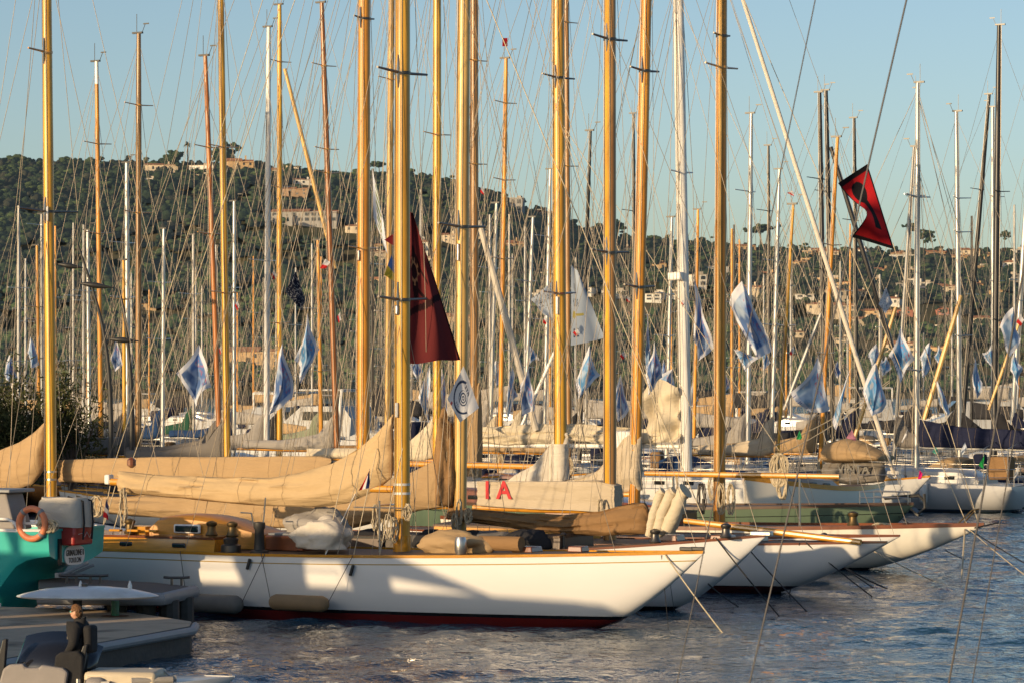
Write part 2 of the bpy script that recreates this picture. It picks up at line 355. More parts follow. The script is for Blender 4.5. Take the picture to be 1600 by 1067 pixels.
    def cover(s, top, bot, m, yo=0, th=.22, name='sail_cover', seed=0, wr=.05, n=80, local=False, flat=False, freq=1.0, sag=0):
        """canvas over a boom: top and bottom outlines as photo pixels in the boat's centre plane (or local x,z)"""
        if not local: top = [tuple(s.loc(a, b, yo)[i] for i in (0, 2)) for a, b in top]; bot = [tuple(s.loc(a, b, yo)[i] for i in (0, 2)) for a, b in bot]
        top = sorted(top); bot = sorted(bot); x0 = min(top[0][0], bot[0][0]); x1 = max(top[-1][0], bot[-1][0]); rings = []; K = 22
        for i in range(n+1):
            x = lerp(x0, x1, i/n); zt, zb = interp(top, x), interp(bot, x)
            e = min(1, (i/n)/.03, (1-i/n)/.03)
            e = max(.12, e)**.6 if not flat else 1; ring = []; K = 34 if n > 45 else 22
            for j in range(K):
                a = 2*math.pi*j/K; h = (1+math.cos(a))/2
                w = th*e*math.sin(a)*(.55+.55*(1-h)) if not flat else th*(1 if math.sin(a) > .05 else -1 if math.sin(a) < -.05 else 0)
                z = zb+(zt-zb)*h
                q = Vector((x*1.1*freq+z*.9*freq+seed*7.3, seed*3.1+(5 if math.sin(a) > 0 else 0), z*2.6*freq-x*.5*freq))
                lg_ = Vector((x*.45*freq+seed*3.3, seed*1.7+(5 if math.sin(a) > 0 else 0), (h*2.2+x*.12)*2.4*freq)); d = NREAL(q*.7)*wr*.7+NREAL(lg_)*wr*.9+(.3-abs(NREAL(lg_*1.6)))*wr*.95+(.28-abs(NREAL(lg_*3.1+Vector((3, 1, 0)))))*wr*.3+NREAL(q*3.1)*wr*.14
                ring.append((x, yo+w+d*(1 if math.sin(a) >= 0 else -1), z+NREAL(q*.8+Vector((9, 9, 9)))*wr*.4))
            rings.append(ring)
        o = MB().loft(rings, True, True, True).build(name, m, s.root, smooth=75)
        if n > 60 and not flat and name != 'mast_cover':
            st = MB()
            for i in range(n//7, n-2, max(1, n//6)):
                cx = sum(p[1] for p in rings[i])/K; st.tube([(p[0], cx+(p[1]-cx)*1.012, p[2]+.004) for p in rings[i]+rings[i][:1]], .0045, 4, False)
            st.build('stitched_seam', M['dark_rope'], o)
        return o
    def boom(s, x0, x1, z0, z1, r=.09, m='varnish', name='boom', y=0):
        return MB().tube([(x0, y, z0), (lerp(x0, x1, .5), y, lerp(z0, z1, .5)), (x1, y, z1)], [r*.8, r, r*.8], 10).build(name, m, s.root)
    def house(s, x0, x1, h, wf=.55, m='grp', port=3, roofm=None, slope=.35):
        """coach roof with side ports"""
        rings = []; z = lambda x: s.sheer(x)-.01
        for i in range(9):
            t = i/8; x = lerp(x0, x1, t); hh = h*min(1, .35+t/.18, .12+(1-t)/slope*.88); b = s.beam(x)*wf
            rings.append([(x, -b, z(x)), (x, -b*.93, z(x)+hh*.8), (x, -b*.6, z(x)+hh), (x, 0, z(x)+hh*1.06), (x, b*.6, z(x)+hh), (x, b*.93, z(x)+hh*.8), (x, b, z(x))])
        o = MB().loft(rings, False, True, True).build('cabin', m, s.root, smooth=40)
        for k in range(port):
            t = (k+.8)/(port+.6)*.72; x = lerp(x0, x1, t+.06); b = s.beam(x)*wf; hh = h*.42
            for sd in (-1, 1):
                MB().box(x, sd*(b*.972), z(x)+hh, .42 if h > .35 else .3, .05, h*.28).build('porthole', 'glass', o, bevel=.02)
        return o
    def hatch(s, x, y=0, w=.5, h=.14, m='varnish'):
        z = s.sheer(x)+.03; MB().box(x, y, z+h/2, w, w, h, taper=.1).build('hatch', m, s.root, bevel=.02)
    def winch(s, x, y, z=None, k=1, m='bronze'):
        z = s.sheer(x)+.02 if z is None else z
        MB().lathe([(.1*k, z), (.11*k, z+.03*k), (.075*k, z+.09*k), (.07*k, z+.17*k), (.095*k, z+.2*k), (.095*k, z+.24*k), (.03*k, z+.27*k)], x, y).build('winch', m, s.root, smooth=40)
    def lifelines(s, x0, x1, n=6, h=.6, sides=(-1, 1), r=.012):
        for sd in sides:
            tops = []
            for i in range(n):
                x = lerp(x0, x1, i/(n-1)); b = (s.beam(x)-.06)*sd; z = s.sheer(x); tops.append((x, b, z+h))
                MB().tube([(x, b, z), (x, b, z+h)], r, 5).build('stanchion', 'steel', s.root)
            for f in (1, .5):
                MB().tube([(a, b, c-h*(1-f)) for a, b, c in tops], r*.6, 4).build('guard_wire', 'steel', s.root)
    def pulpit(s, aft=False, h=.65):
        e = -1 if aft else 1; xe = s.ss+.15 if aft else s.sb-.15; xi = xe-e*1.3; z = s.sheer(xe); bi = s.beam(xi)-.05; be = max(s.beam(xe)-.05, .12)
        p = MB()
        for f in (1, .52): p.tube([(xi, -bi, z+h*f), (lerp(xi, xe, .7), -lerp(bi, be, .8), z+h*f), (xe, -be*.6, z+h*f), (xe, be*.6, z+h*f), (lerp(xi, xe, .7), lerp(bi, be, .8), z+h*f), (xi, bi, z+h*f)], .016, 5)
        for y, x in ((-bi, xi), (bi, xi), (-be*.6, xe), (be*.6, xe)): p.tube([(x, y, z), (x, y, z+h)], .016, 5)
        p.build('pushpit' if aft else 'pulpit', 'steel', s.root)
    def fender(s, x, z, m='white_paint', L=.6, r=.12, sd=-1):
        b = s.beam(x)*sd+sd*(r+.02)
        o = MB().lathe([(.02, z-L/2), (r*.7, z-L/2+.05), (r, z-L/2+.14), (r, z+L/2-.14), (r*.7, z+L/2-.05), (.03, z+L/2), (.02, z+L/2+.06)], x, b, 12).build('fender', m, s.root, smooth=50)
        MB().tube([(x, b, z+L/2), (x, s.beam(x)*sd, s.sheer(x)+.05)], .008, 4).build('fender_line', 'rope', o)
    def world(s, p): return Vector((s.rx+p[0]*s.c-p[1]*s.sn, s.ry+p[0]*s.sn+p[1]*s.c, p[2]))
def crumple(name, m, ctr, size, parent=None, seed=0, amp=.28, rz=0, lev=4):
    """loose bundle of canvas: a noisy folded lump resting on its flat base"""
    bm = bmesh.new(); bmesh.ops.create_icosphere(bm, subdivisions=lev, radius=1)
    rc = random.Random(int(seed*10)+3); cr = [(Vector((rc.gauss(0, 1), rc.gauss(0, 1), rc.gauss(0, 1))).normalized(), rc.uniform(2.2, 6), rc.random()*6.3) for _ in range(9)]
    for v in bm.verts:
        p = v.co.copy(); q = p*1.2+Vector((seed*5.1, seed*2.3, seed)); w_ = Vector((NREAL(q*1.7), NREAL(q*1.7+Vector((7, 0, 0))), NREAL(q*1.7+Vector((0, 7, 0)))))
        d = 1+amp*(NREAL(q)*1.2+NREAL(q*2.3+w_)*.5)
        for n_, f_, ph_ in cr: d += amp*.20*(abs(math.sin(p.dot(n_)*f_+ph_+w_.x*1.3))-.55)*(3/f_)
        p = p*d; p.z = max(p.z, -.55); v.co = Vector((p.x*size[0], p.y*size[1], p.z*size[2]))
    bmesh.ops.rotate(bm, verts=bm.verts, cent=(0, 0, 0), matrix=Matrix.Rotation(rz, 3, 'Z')); bmesh.ops.translate(bm, verts=bm.verts, vec=Vector(ctr))
    me = bpy.data.meshes.new(name); bm.to_mesh(me); bm.free(); me.materials.append(M[m]); me.polygons.foreach_set('use_smooth', [True]*len(me.polygons))
    o = bpy.data.objects.new(name, me); C.objects.link(o); o.parent = parent; return o
def coil(name, m, ctr, w, h, parent=None, turns=7, r=.014, seed=1):
    rd = random.Random(seed); mb = MB()
    for k in range(turns):
        a = rd.uniform(-.25, .25); pts = []
        for i in range(15):
            t = 2*math.pi*i/14; pts.append((ctr[0]+math.cos(t)*w*rd.uniform(.75, 1)*.5+a*w, ctr[1]+rd.uniform(-.05, .05), ctr[2]-h/2+math.sin(t)*h*.5*rd.uniform(.85, 1)))
        mb.tube(pts, r, 5)
    return mb.build(name, m, parent)

# ------------------------------------------------------------------ camera, light, sky
sc = bpy.context.scene
cam = bpy.data.cameras.new('camera'); co = bpy.data.objects.new('camera', cam); C.objects.link(co); sc.camera = co
co.location = (0, 0, CH); co.rotation_euler = (R(90), 0, 0); cam.sensor_width = 36; cam.lens = 36*F/1600; cam.shift_y = (HZ-533.5)/1600
cam.clip_start = .5; cam.clip_end = 9000; cam.dof.use_dof = True; cam.dof.focus_distance = 72; cam.dof.aperture_fstop = 9
SUN_EL = R(10.5); TO_SUN = Vector((-.741*math.cos(SUN_EL), -.671*math.cos(SUN_EL), math.sin(SUN_EL)))
sl = bpy.data.lights.new('sun', 'SUN'); sl.energy = 5.0; sl.angle = R(.55); sl.color = (1, .735, .43)
so = bpy.data.objects.new('sun', sl); C.objects.link(so); so.rotation_euler = (-TO_SUN).to_track_quat('-Z', 'Y').to_euler(); so.location = (-30, -20, 40)
wd = bpy.data.worlds.new('World'); sc.world = wd; wd.use_nodes = True; wt = wd.node_tree
sky = wt.nodes.new('ShaderNodeTexSky'); sky.sky_type = 'NISHITA'; sky.sun_disc = False; sky.sun_elevation = SUN_EL; sky.sun_rotation = math.atan2(TO_SUN.x, TO_SUN.y) % (2*math.pi)
sky.air_density = .8; sky.dust_density = 1.2; sky.ozone_density = 1.55
bg = wt.nodes['Background']; wt.links.new(sky.outputs[0], bg.inputs[0]); bg.inputs[1].default_value = .15
sc.view_settings.view_transform = 'Standard'; sc.view_settings.look = 'None'; sc.view_settings.exposure = 0

# ------------------------------------------------------------------ water
def grid_mesh(name, xs, ys, zf, m, kind='structure'):
    X, Yg = np.meshgrid(xs, ys); Z = zf(X, Yg); nx, ny = len(xs), len(ys)
    co_ = np.stack([X, Yg, Z], -1).reshape(-1, 3).astype(np.float32)
    i = np.arange((ny-1)*(nx-1)); r, c = i//(nx-1), i % (nx-1); a = r*nx+c
    q = np.stack([a, a+1, a+nx+1, a+nx], 1).astype(np.int32)
    return np_mesh(name, co_, q, m, kind)
def np_mesh(name, co_, q, m, kind=None, col=None, smooth=True):
    me = bpy.data.meshes.new(name); k = q.shape[1]
    me.vertices.add(len(co_)); me.vertices.foreach_set('co', co_.ravel()); me.loops.add(q.size); me.loops.foreach_set('vertex_index', q.ravel().astype(np.int32))
    me.polygons.add(len(q)); me.polygons.foreach_set('loop_start', np.arange(0, q.size, k, dtype=np.int32)); me.polygons.foreach_set('loop_total', np.full(len(q), k, dtype=np.int32))
    me.polygons.foreach_set('use_smooth', np.full(len(q), smooth)); me.update(calc_edges=True)
    if col is not None:
        at = me.color_attributes.new('tint', 'FLOAT_COLOR', 'POINT'); at.data.foreach_set('color', col.astype(np.float32).ravel())
    me.materials.append(m if not isinstance(m, str) else M[m]); o = bpy.data.objects.new(name, me); C.objects.link(o)
    if kind: o['kind'] = kind
    return o
nt = NT('water'); nt.set(Roughness=.02, IOR=1.33); nt.b.inputs['Base Color'].default_value = (.010, .050, .085, 1)
tc = nt.n('ShaderNodeTexCoord'); hs = []
for sc_, st, ds in (((1.5, 1.1, 1), 1.0, .08), ((4.2, 3.2, 1), 1.0, .05), ((10, 8, 1), 1.0, .022)):
    mp = nt.n('ShaderNodeMapping'); mp.inputs['Scale'].default_value = sc_; mp.inputs['Rotation'].default_value = (0, 0, .35); nt.l(tc.outputs['Object'], mp.inputs[0])
    nz = nt.n('ShaderNodeTexNoise', Scale=1.0, Detail=3.0, Distortion=.4); nt.l(mp.outputs[0], nz.inputs[0])
    bp = nt.n('ShaderNodeBump', Strength=st, Distance=ds); nt.l(nz.outputs['Fac'], bp.inputs['Height'])
    if hs: nt.l(hs[-1], bp.inputs['Normal'])
    hs.append(bp.outputs[0])
nt.l(hs[-1], nt.b.inputs['Normal']); M['water'] = nt.m
wv = []
for k in range(46):
    lam = .45*(7.0)**rng.random(); a = rng.normal(1.9, .75); wv.append((2*math.pi/lam*math.cos(a), 2*math.pi/lam*math.sin(a),   .0050*lam**.9, rng.random()*6.28))
def waves(X, Y):
    Z = np.zeros_like(X); g = .65+.35*np.sin(X*.31+Y*.17)*np.sin(Y*.23-X*.11+1.3)
    for kx, ky, am, ph in wv: Z += am*np.sin(kx*X+ky*Y+ph)
    return Z*g
grid_mesh('harbour_water', np.arange(-26, 26.01, .13), np.arange(34, 128, .15), waves, 'water')
grid_mesh('bay_water', np.linspace(-1500, 1500, 60), np.concatenate([np.linspace(-60, 120, 8), np.linspace(128, 2200, 60)]), lambda X, Y: X*0-.14, 'water')

# ------------------------------------------------------------------ hillside, wood, villas
RIDGE = [(-400, 225), (0, 243), (100, 246), (200, 248), (250, 250), (300, 252), (400, 250), (480, 262), (560, 268), (620, 268), (700, 282), (770, 300), (830, 330), (900, 352), (960, 366), (1050, 374), (1150, 380), (1300, 388), (1600, 388), (2000, 400)]
rx_ = np.array([p[0] for p in RIDGE]); rp_ = np.array([p[1] for p in RIDGE]); YR, YS = 2050.0, 1180.0
bump_ = [(rng.normal(0, .016), rng.normal(0, .016), rng.random()*6.28, rng.uniform(2, 5)) for _ in range(14)]
def terr(X, Y):
    px = 800+F*X/np.maximum(Y, 600)
    H = 5+(600-np.interp(px, rx_, rp_))/F*YR-6
    q = np.clip((Y-YS)/(YR-YS), 0, 1); pf = q**1.15*(1.25-.25*q)
    Z = 2+(H-2)*pf
    B = sum(a*np.sin(kx*X+ky*Y+ph) for kx, ky, ph, a in bump_)*np.clip(q*3, 0, 1)*np.clip((1-q)*3, .15, 1)
    back = np.clip(Y-YR, 0, None)*.10
    return Z+B-back-np.where(Y < YS, (YS-Y)*.2, 0)
nt = NT('hill_ground'); nt.set(Roughness=.95)
tc = nt.n('ShaderNodeTexCoord'); nz = nt.n('ShaderNodeTexNoise', Scale=.02, Detail=8.0); nt.l(tc.outputs['Object'], nz.inputs[0])
rp = nt.n('ShaderNodeValToRGB'); e = rp.color_ramp.elements; e[0].position = .35; e[0].color = (.035, .045, .022, 1); e[1].position = .68; e[1].color = (.11, .095, .06, 1)
nt.l(nz.outputs['Fac'], rp.inputs[0]); nt.l(rp.outputs[0], nt.b.inputs['Base Color']); M['hill_ground'] = nt.m
grid_mesh('hills', np.linspace(-800, 800, 220), np.linspace(1120, 2500, 190), terr, 'hill_ground')
def foliage(name, rough=.9, scale=.7):
    nt = NT(name); nt.set(Roughness=rough); nt.b.inputs['Specular IOR Level'].default_value = .1
    at = nt.n('ShaderNodeAttribute', attribute_name='tint'); tc = nt.n('ShaderNodeTexCoord')
    nz = nt.n('ShaderNodeTexNoise', Scale=scale, Detail=6.0, Roughness=.75); nt.l(tc.outputs['Object'], nz.inputs[0])
    rp = nt.n('ShaderNodeValToRGB'); rp.color_ramp.elements[0].position = .35; rp.color_ramp.elements[0].color = (.45, .47, .5, 1); rp.color_ramp.elements[1].position = .7; rp.color_ramp.elements[1].color = (1.3, 1.3, 1.2, 1)
    nt.l(nz.outputs['Fac'], rp.inputs[0]); c = mixcol(nt, 1.0, at.outputs['Color'], rp.outputs[0], 'MULTIPLY'); nt.l(c, nt.b.inputs['Base Color'])
    if scale < 2: nt.b.inputs['Emission Color'].default_value = (.60, .76, .86, 1); nt.b.inputs['Emission Strength'].default_value = .036  # faint bluish glow on the far leaves stands in for aerial haze
    bp = nt.n('ShaderNodeBump', Strength=.7, Distance=1.2 if scale < 2 else .1); nt.l(nz.outputs['Fac'], bp.inputs['Height']); nt.l(bp.outputs[0], nt.b.inputs['Normal']); M[name] = nt.m
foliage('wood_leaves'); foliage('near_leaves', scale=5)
HOUSES = [  # px centre, py base, w, h photo px, wall, roof, storeys, label
 (252,264,56,13,'cream','tile',1,'long cream villa with low tiled roof on the ridge, left of the palm'),
 (318,264,44,12,'white','flat',1,'low white flat-roofed villa on the ridge just right of the palm'),
 (375,262,44,22,'ochre','tile',2,'two-storey ochre villa on the ridge between two leaning wooden masts'),
 (318,284,56,11,'ochre','flat',1,'low ochre villa with a long flat roof below the ridge palm'),
 (232,288,46,9,'white','flat',1,'long white low villa on the slope below the leftmost ridge villa'),
 (441,278,34,16,'cream','tile',2,'small cream villa just right of a slim white mast on the upper slope'),
 (474,289,34,10,'white','tile',1,'white villa with blank front below the ridge behind the pale diagonal spar'),
 (459,268,20,12,'grey','flat',1,'small grey house under the crest behind the pale diagonal spar'),
 (462,306,48,14,'brown','tile',2,'brown stone villa with tiled roof on the middle of the left slope'),
 (478,348,112,22,'grey','tile',2,'long glass-fronted hotel with tiled roof on the middle of the left slope'),
 (552,362,26,11,'cream','tile',1,'small cream house on the slope left of the biggest dark red flag'),
 (402,574,88,34,'ochre','tile',2,'large ochre house with terracotta roof near the shore behind the left masts'),
 (232,481,32,8,'ochre','tile',1,'orange roofed house low on the wooded left slope'),
 (808,342,22,36,'grey','flat',3,'square grey stone castle tower on the skyline'),
 (840,348,62,20,'grey','tile',2,'long grey castle wing with tiled roof beside the skyline tower'),
 (1165,392,34,13,'ochre','tile',1,'ochre villa on the skyline right of the amber mast'),
 (1284,388,46,15,'cream','tile',2,'cream villa on the skyline left of the red and black flag'),
 (1404,384,30,10,'brown','tile',1,'brown villa on the skyline right of the red and black flag'),
 (1462,388,40,13,'brown','tile',2,'broad brown villa on the skyline near the right white masts'),
 (1512,394,44,18,'cream','tile',2,'stepped cream villa on the right skyline beside a leaning black mast'),
 (1410,408,46,12,'white','flat',1,'white villa with plain front under the right skyline'),
 (1578,420,26,15,'white','tile',2,'white villa with tiled roof at the far right of the hill'),
 (1500,408,40,12,'ochre','tile',1,'ochre villa with wide tiled roof under the stepped cream villa'),
 (1580,440,22,14,'grey','flat',2,'grey cube house below the far right white villa'),
 (1374,430,58,14,'ochre','tile',2,'wide ochre villa with two tiled wings on the middle of the right slope'),
 (1420,432,20,14,'ochre','flat',2,'narrow ochre house right of the leaning silver mast'),
 (1476,462,58,22,'cream','tile',3,'large cream mansion with many windows on the right slope'),
 (1446,456,26,18,'white','flat',2,'white villa with rounded bay beside the large cream mansion'),
 (1394,476,34,14,'white','tile',1,'bright white house behind the small white pennant flag'),
 (1412,492,34,11,'red','tile',1,'house with red roof below the bright white house on the right slope'),
 (1472,490,24,12,'red','tile',2,'small red walled house under the large cream mansion'),
 (1460,518,28,7,'white','flat',1,'low white house deep among the trees of the right slope'),
 (1316,534,20,10,'cream','tile',1,'small cream cottage low on the slope behind the white furled forestay'),
 (1202,586,34,17,'ochre','hip',2,'square tan house with hipped terracotta roof near the shore'),
 (1246,526,24,11,'cream','tile',1,'small cream house above the square tan shore house'),
 (1030,420,28,12,'ochre','tile',1,'ochre villa on the upper slope between the white mast and amber mast'),
 (1022,470,32,13,'white','flat',2,'pale block of flats between the white mast and amber mast'),
 (1256,466,36,7,'white','flat',1,'long low white house on the slope behind the thin wooden masts'),
 (742,372,40,12,'cream','tile',1,'cream house on the slope left of the castle'),
 (700,378,40,14,'cream','tile',2,'cream villa glimpsed between the big varnished masts'),
 (1345,462,24,11,'cream','tile',1,'cream cottage behind the black masts on the right slope'),
 (1540,406,28,11,'ochre','tile',1,'small ochre villa near the skyline left of the tallest black mast'),
 (1555,462,26,12,'ochre','tile',1,'ochre cottage on the right slope below the tallest black mast spreaders'),
 (905,460,60,12,'white','flat',2,'long white apartment house half way up behind the varnished masts'),
 (975,395,30,12,'cream','tile',1,'cream skyline villa just left of the big white mast'),
 (1228,440,30,12,'cream','tile',1,'cream villa in the trees between the wooden mast and amber mast'),
]
for n, c in dict(cream=(.62, .52, .38), white=(.70, .67, .60), ochre=(.52, .36, .20), grey=(.34, .33, .31), brown=(.34, .23, .15), red=(.42, .17, .12)).items(): mat('wall_'+n, c, .9, var=.12, scale=(.12, .12, .12), dirt=(tuple(x*.7 for x in c), .15))
mat('roof_tile', (.36, .17, .09), .9, var=.3, scale=(.4, .4, .4), bump=.6, bscale=2); mat('roof_flat', (.42, .37, .30), .9, var=.15)
mat('shutter', (.05, .06, .07), .4, var=.3)
hs_xy = []
def hit_hill(px, py):
    ys = np.linspace(1185, 2060, 700); X = (px-800)/F*ys; zl = CH-(py-HZ)/F*ys; t = terr(X, ys); k = np.argmax(t >= zl)
    return ys[k] if (t >= zl).any() else 2025.0
for k, (px, py, w, h, wall, roof, st, lab) in enumerate(HOUSES):
    Y = hit_hill(px, py); s = Y/F; p = P(px, py, Y); p.z = min(p.z, float(terr(np.array([p.x]), np.array([Y]))[0])+1.5); kk = .8 if px > 850 else .92; W, Hh = w*s*kk, h*s*kk; D = max(8, min(14, W*.5)); rz = random.Random(k).uniform(-.35, .2)
    hs_xy.append((p.x, p.y, W)); g = thing('villa', (p.x, p.y, p.z-1), rz, lab, 'house', 'villas on the wooded hillside'); wh = Hh*(.78 if roof != 'flat' else .95)+1
    b = MB(); b.box(0, 0, wh/2-3, W, D, wh+6); 
    if W > 15: b.box(-W*.3, -D*.35, (wh*.72)/2-3, W*.28, D*.7, wh*.72+6)
    b.build('wall', 'wall_'+wall, g, smooth=0)
    rf = MB(); ov = .5
    if roof == 'flat': rf.box(0, 0, wh+.15, W+ov, D+ov, .3); rf.box(W*.2, 0, wh+.9, W*.3, D*.5, 1.3)
    elif roof == 'hip' or W < 11:
        r = Hh*.3; rf.add([(-W/2-ov, -D/2-ov, wh), (W/2+ov, -D/2-ov, wh), (W/2+ov, D/2+ov, wh), (-W/2-ov, D/2+ov, wh), (-W*.18, 0, wh+r), (W*.18, 0, wh+r)], [(0, 1, 5, 4), (1, 2, 5), (2, 3, 4, 5), (3, 0, 4), (3, 2, 1, 0)])
    else:
        r = Hh*.26
        for x0, x1, dz in ((-W/2-ov, W*.08, 0), (W*.08, W/2+ov, -Hh*.1)):
            rf.add([(x0, -D/2-ov, wh+dz), (x1, -D/2-ov, wh+dz), (x1, D/2+ov, wh+dz), (x0, D/2+ov, wh+dz), (x0, 0, wh+r+dz), (x1, 0, wh+r+dz)], [(0, 1, 5, 4), (2, 3, 4, 5), (1, 2, 5), (3, 0, 4), (3, 2, 1, 0)])
    ro = rf.build('roof', 'roof_tile' if roof != 'flat' else 'roof_flat', g, smooth=0)
    if roof != 'flat': MB().box(W*.22, D*.1, wh+Hh*.3, 1, 1, Hh*.3+.6).build('chimney', 'wall_'+wall, ro, smooth=0)
    nw = max(2, min(12, int(W/3.4))); fh = (wh-1)/st
    for f in range(st):
        for i in range(nw):
            if (i*7+f*3+k) % 5 == 0 and nw > 3: continue
            x = -W/2+W*(i+.5)/nw; big = 'hotel' in lab or roof == 'flat'
            zc = 1+fh*(f+.5)
            yo = -D/2-.06
            if W > 15 and -W*.44 < x < -W*.16: yo = -D*.7-.06
            if W > 15 and -W*.44 < x < -W*.16 and zc > wh*.62: continue
            MB().box(x, yo, zc, min(2.2 if big else 1.2, W/nw*.7), .16, fh*(.62 if big else .5)).build('window', 'shutter', g, smooth=0)
# the wood: one mass of many crowns
bm = bmesh.new(); bmesh.ops.create_icosphere(bm, subdivisions=2, radius=1); ico = np.array([v.co[:] for v in bm.verts]); icf = np.array([[v.index for v in f.verts] for f in bm.faces]); bm.free()
def crown_cloud(pts, sizes, flat, tints, seed):
    g = np.random.default_rng(seed); V, Q, T = [], [], []; off = 0
    for (x, y, z), s, fl, t in zip(pts, sizes, flat, tints):
        nb = g.integers(4, 8)
        for b in range(nb):
            o = g.normal(0, .5, 3)*s*np.array([1, 1, .45]); r = s*g.uniform(.22, .58)
            d = 1+g.normal(0, .15, len(ico)); v = ico*d[:, None]*np.array([r, r, r*fl])
            a = g.random()*6.28; ca, sa = math.cos(a), math.sin(a); v = v @ np.array([[ca, sa, 0], [-sa, ca, 0], [0, 0, 1]])
            V.append(v+np.array([x, y, z])+o); Q.append(icf+off); off += len(ico)
            tt = np.ones((len(ico), 4)); tt[:, :3] = t*g.uniform(.8, 1.2)*(1+g.normal(0, .13, len(ico)))[:, None]; T.append(tt)
    return np.concatenate(V), np.concatenate(Q), np.concatenate(T)
N = 10000; yy = YS+(YR+25-YS)*rng.random(N)**.85; xx = (rng.random(N)*.37-.185)*yy
keep = np.ones(N, bool); px_all = 800+F*xx/yy
for hx, hy, hw in hs_xy: keep &= ~((np.abs(xx-hx) < hw*.6+3) & (yy < hy+14) & (yy > hy-32) & (rng.random(N) < .85))
dn = np.sin(xx*.021+1)*np.sin(yy*.017+xx*.009); keep &= ~((dn > .55) & (px_all > 900) & (rng.random(N) < .55))
xx, yy = xx[keep], yy[keep]; zz = terr(xx, yy); n = len(xx)
sz = rng.uniform(2.6, 5.8, n)*np.where(px_all[keep] > 900, .9, 1); kind = rng.random(n)
base = np.where((kind < .22)[:, None], np.array([.056, .080, .032]), np.where((kind < .8)[:, None], np.array([.030, .047, .024]), np.array([.046, .048, .032])))
low = (yy < 1420)[:, None]; base = np.where(low, base*1.3+np.array([.006, .014, 0]), base)
fl = np.where(kind < .22, .5, .85)
v, q, t = crown_cloud(np.stack([xx, yy, zz+sz*.55+np.where(kind < .22, 2, .5)], 1), sz, fl, base, 3)
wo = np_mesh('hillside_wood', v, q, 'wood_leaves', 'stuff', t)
tag(wo, 'dark green Mediterranean wood of pines and oaks covering the hillside', 'wood', kind='stuff')
# ridge trees one can tell apart
mat('bark', (.10, .07, .05), .95, var=.3, scale=(2, 2, .4), bump=.6, bscale=3)
def ridge_pine(px, py_top, w, label, umbrella=True, seed=0):
    Y = 2035.0; s = Y/F; base_z = float(terr(np.array([(px-800)/F*Y]), np.array([Y]))[0]); p = P(px, py_top, Y); h = p.z-base_z; W = w*s
    g = thing('pine_tree', (p.x, Y, base_z), 0, label, 'tree')
    MB().tube([(0, 0, -2), (.3, 0, h*.45), (0, .2, h*.85)], [W*.045, W*.035, W*.02], 7).build('trunk', 'bark', g)
    gg = np.random.default_rng(seed+50); k = 34; pts = np.stack([gg.normal(0, W*.24, k), gg.normal(0, W*.2, k), h-W*(.16 if umbrella else .34)+gg.normal(0, W*(.07 if umbrella else .18), k)], 1)
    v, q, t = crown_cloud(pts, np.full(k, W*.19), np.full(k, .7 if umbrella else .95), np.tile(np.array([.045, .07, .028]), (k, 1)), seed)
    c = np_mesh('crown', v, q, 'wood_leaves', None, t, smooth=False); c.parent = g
for i, (px, py, w, l, u) in enumerate([(592, 254, 24, 'umbrella pine on the skyline between the two thickest varnished masts', True), (960, 344, 26, 'round pine on the skyline left of the big white mast', False), (935, 352, 30, 'low round pine on the skyline behind the second varnished mast from the white one', False), (1188, 353, 34, 'wide umbrella pine on the skyline right of the amber mast', True), (1422, 350, 18, 'small umbrella pine on the skyline right of the red and black flag', True), (1446, 362, 22, 'bushy pine on the skyline between the right white masts', False), (1569, 362, 16, 'narrow dark pine on the skyline beside the tallest black mast', False), (270, 237, 26, 'round pine on the skyline left of the palm', False), (352, 228, 40, 'broad dark pine crown on the skyline right of the palm', False), (842, 322, 20, 'small round pine on the skyline right of the castle tower', False)]): ridge_pine(px, py, w, l, u, i)
Y = 2035.0; p = P(293, 222, Y); bz = float(terr(np.array([p.x]), np.array([Y]))[0])
g = thing('palm_tree', (p.x, Y, bz), 0, 'single tall palm standing on the left skyline', 'tree')
MB().tube([(0, 0, -1), (.2, 0, (p.z-bz)*.5), (0, 0, p.z-bz-1)], [.5, .4, .45], 7).build('trunk', 'bark', g)
cb = MB(); rd = random.Random(4)
for k in range(46):
    a = rd.random()*6.28; up = rd.uniform(-.7, 1.0); L = rd.uniform(2.2, 3.4); pts = [Vector((0, 0, p.z-bz-1))+Vector((math.cos(a)*L*t*math.cos(up*.9), math.sin(a)*L*t*math.cos(up*.9), L*t*math.sin(up)-t*t*1.3)) for t in (0, .35, .7, 1)]
    sd = Vector((-math.sin(a), math.cos(a), 0))*.3; cb.loft([[q-sd*w, q+sd*w] for q, w in zip(pts, (.4, 1, .9, .1))], closed=False)
rv = random.Random(5); vil = [o for o in C.objects if o.name.startswith('villa')]; small = [o for o in vil if 'cream' in o['label'] or 'ochre' in o['label'] or 'white' in o['label']]
for k_ in range(90):
    px = rv.uniform(1150, 1610) if k_ < 62 else rv.uniform(560, 1150); py = rv.uniform(394, 470) if rv.random() < .75 else rv.uniform(470, 560)
    Y = hit_hill(px, py); p = P(px, py, Y); src_ = rv.choice(small)
    if any(abs(px-h[0]) < h[2]*.6+10 and abs(py-h[1]) < 12 for h in HOUSES): continue
    o = copy_tree(src_, (p.x, Y, min(p.z, float(terr(np.array([p.x]), np.array([Y]))[0])+1.5)), rv.uniform(-.5, .3)); f_ = rv.uniform(.55, .85)*20/max(10, src_.children[0].dimensions.x); f_ = max(.35, min(1, f_)); o.scale = (f_, f_, f_*rv.uniform(.9, 1.2)); o['label'] = 'small pale villa half hidden among the trees of the far slope'; o['group'] = 'small villas half hidden among the trees'
mat('palm_leaf', (.05, .06, .03), .9, var=.3); cb.build('crown', 'palm_leaf', g, smooth=0)

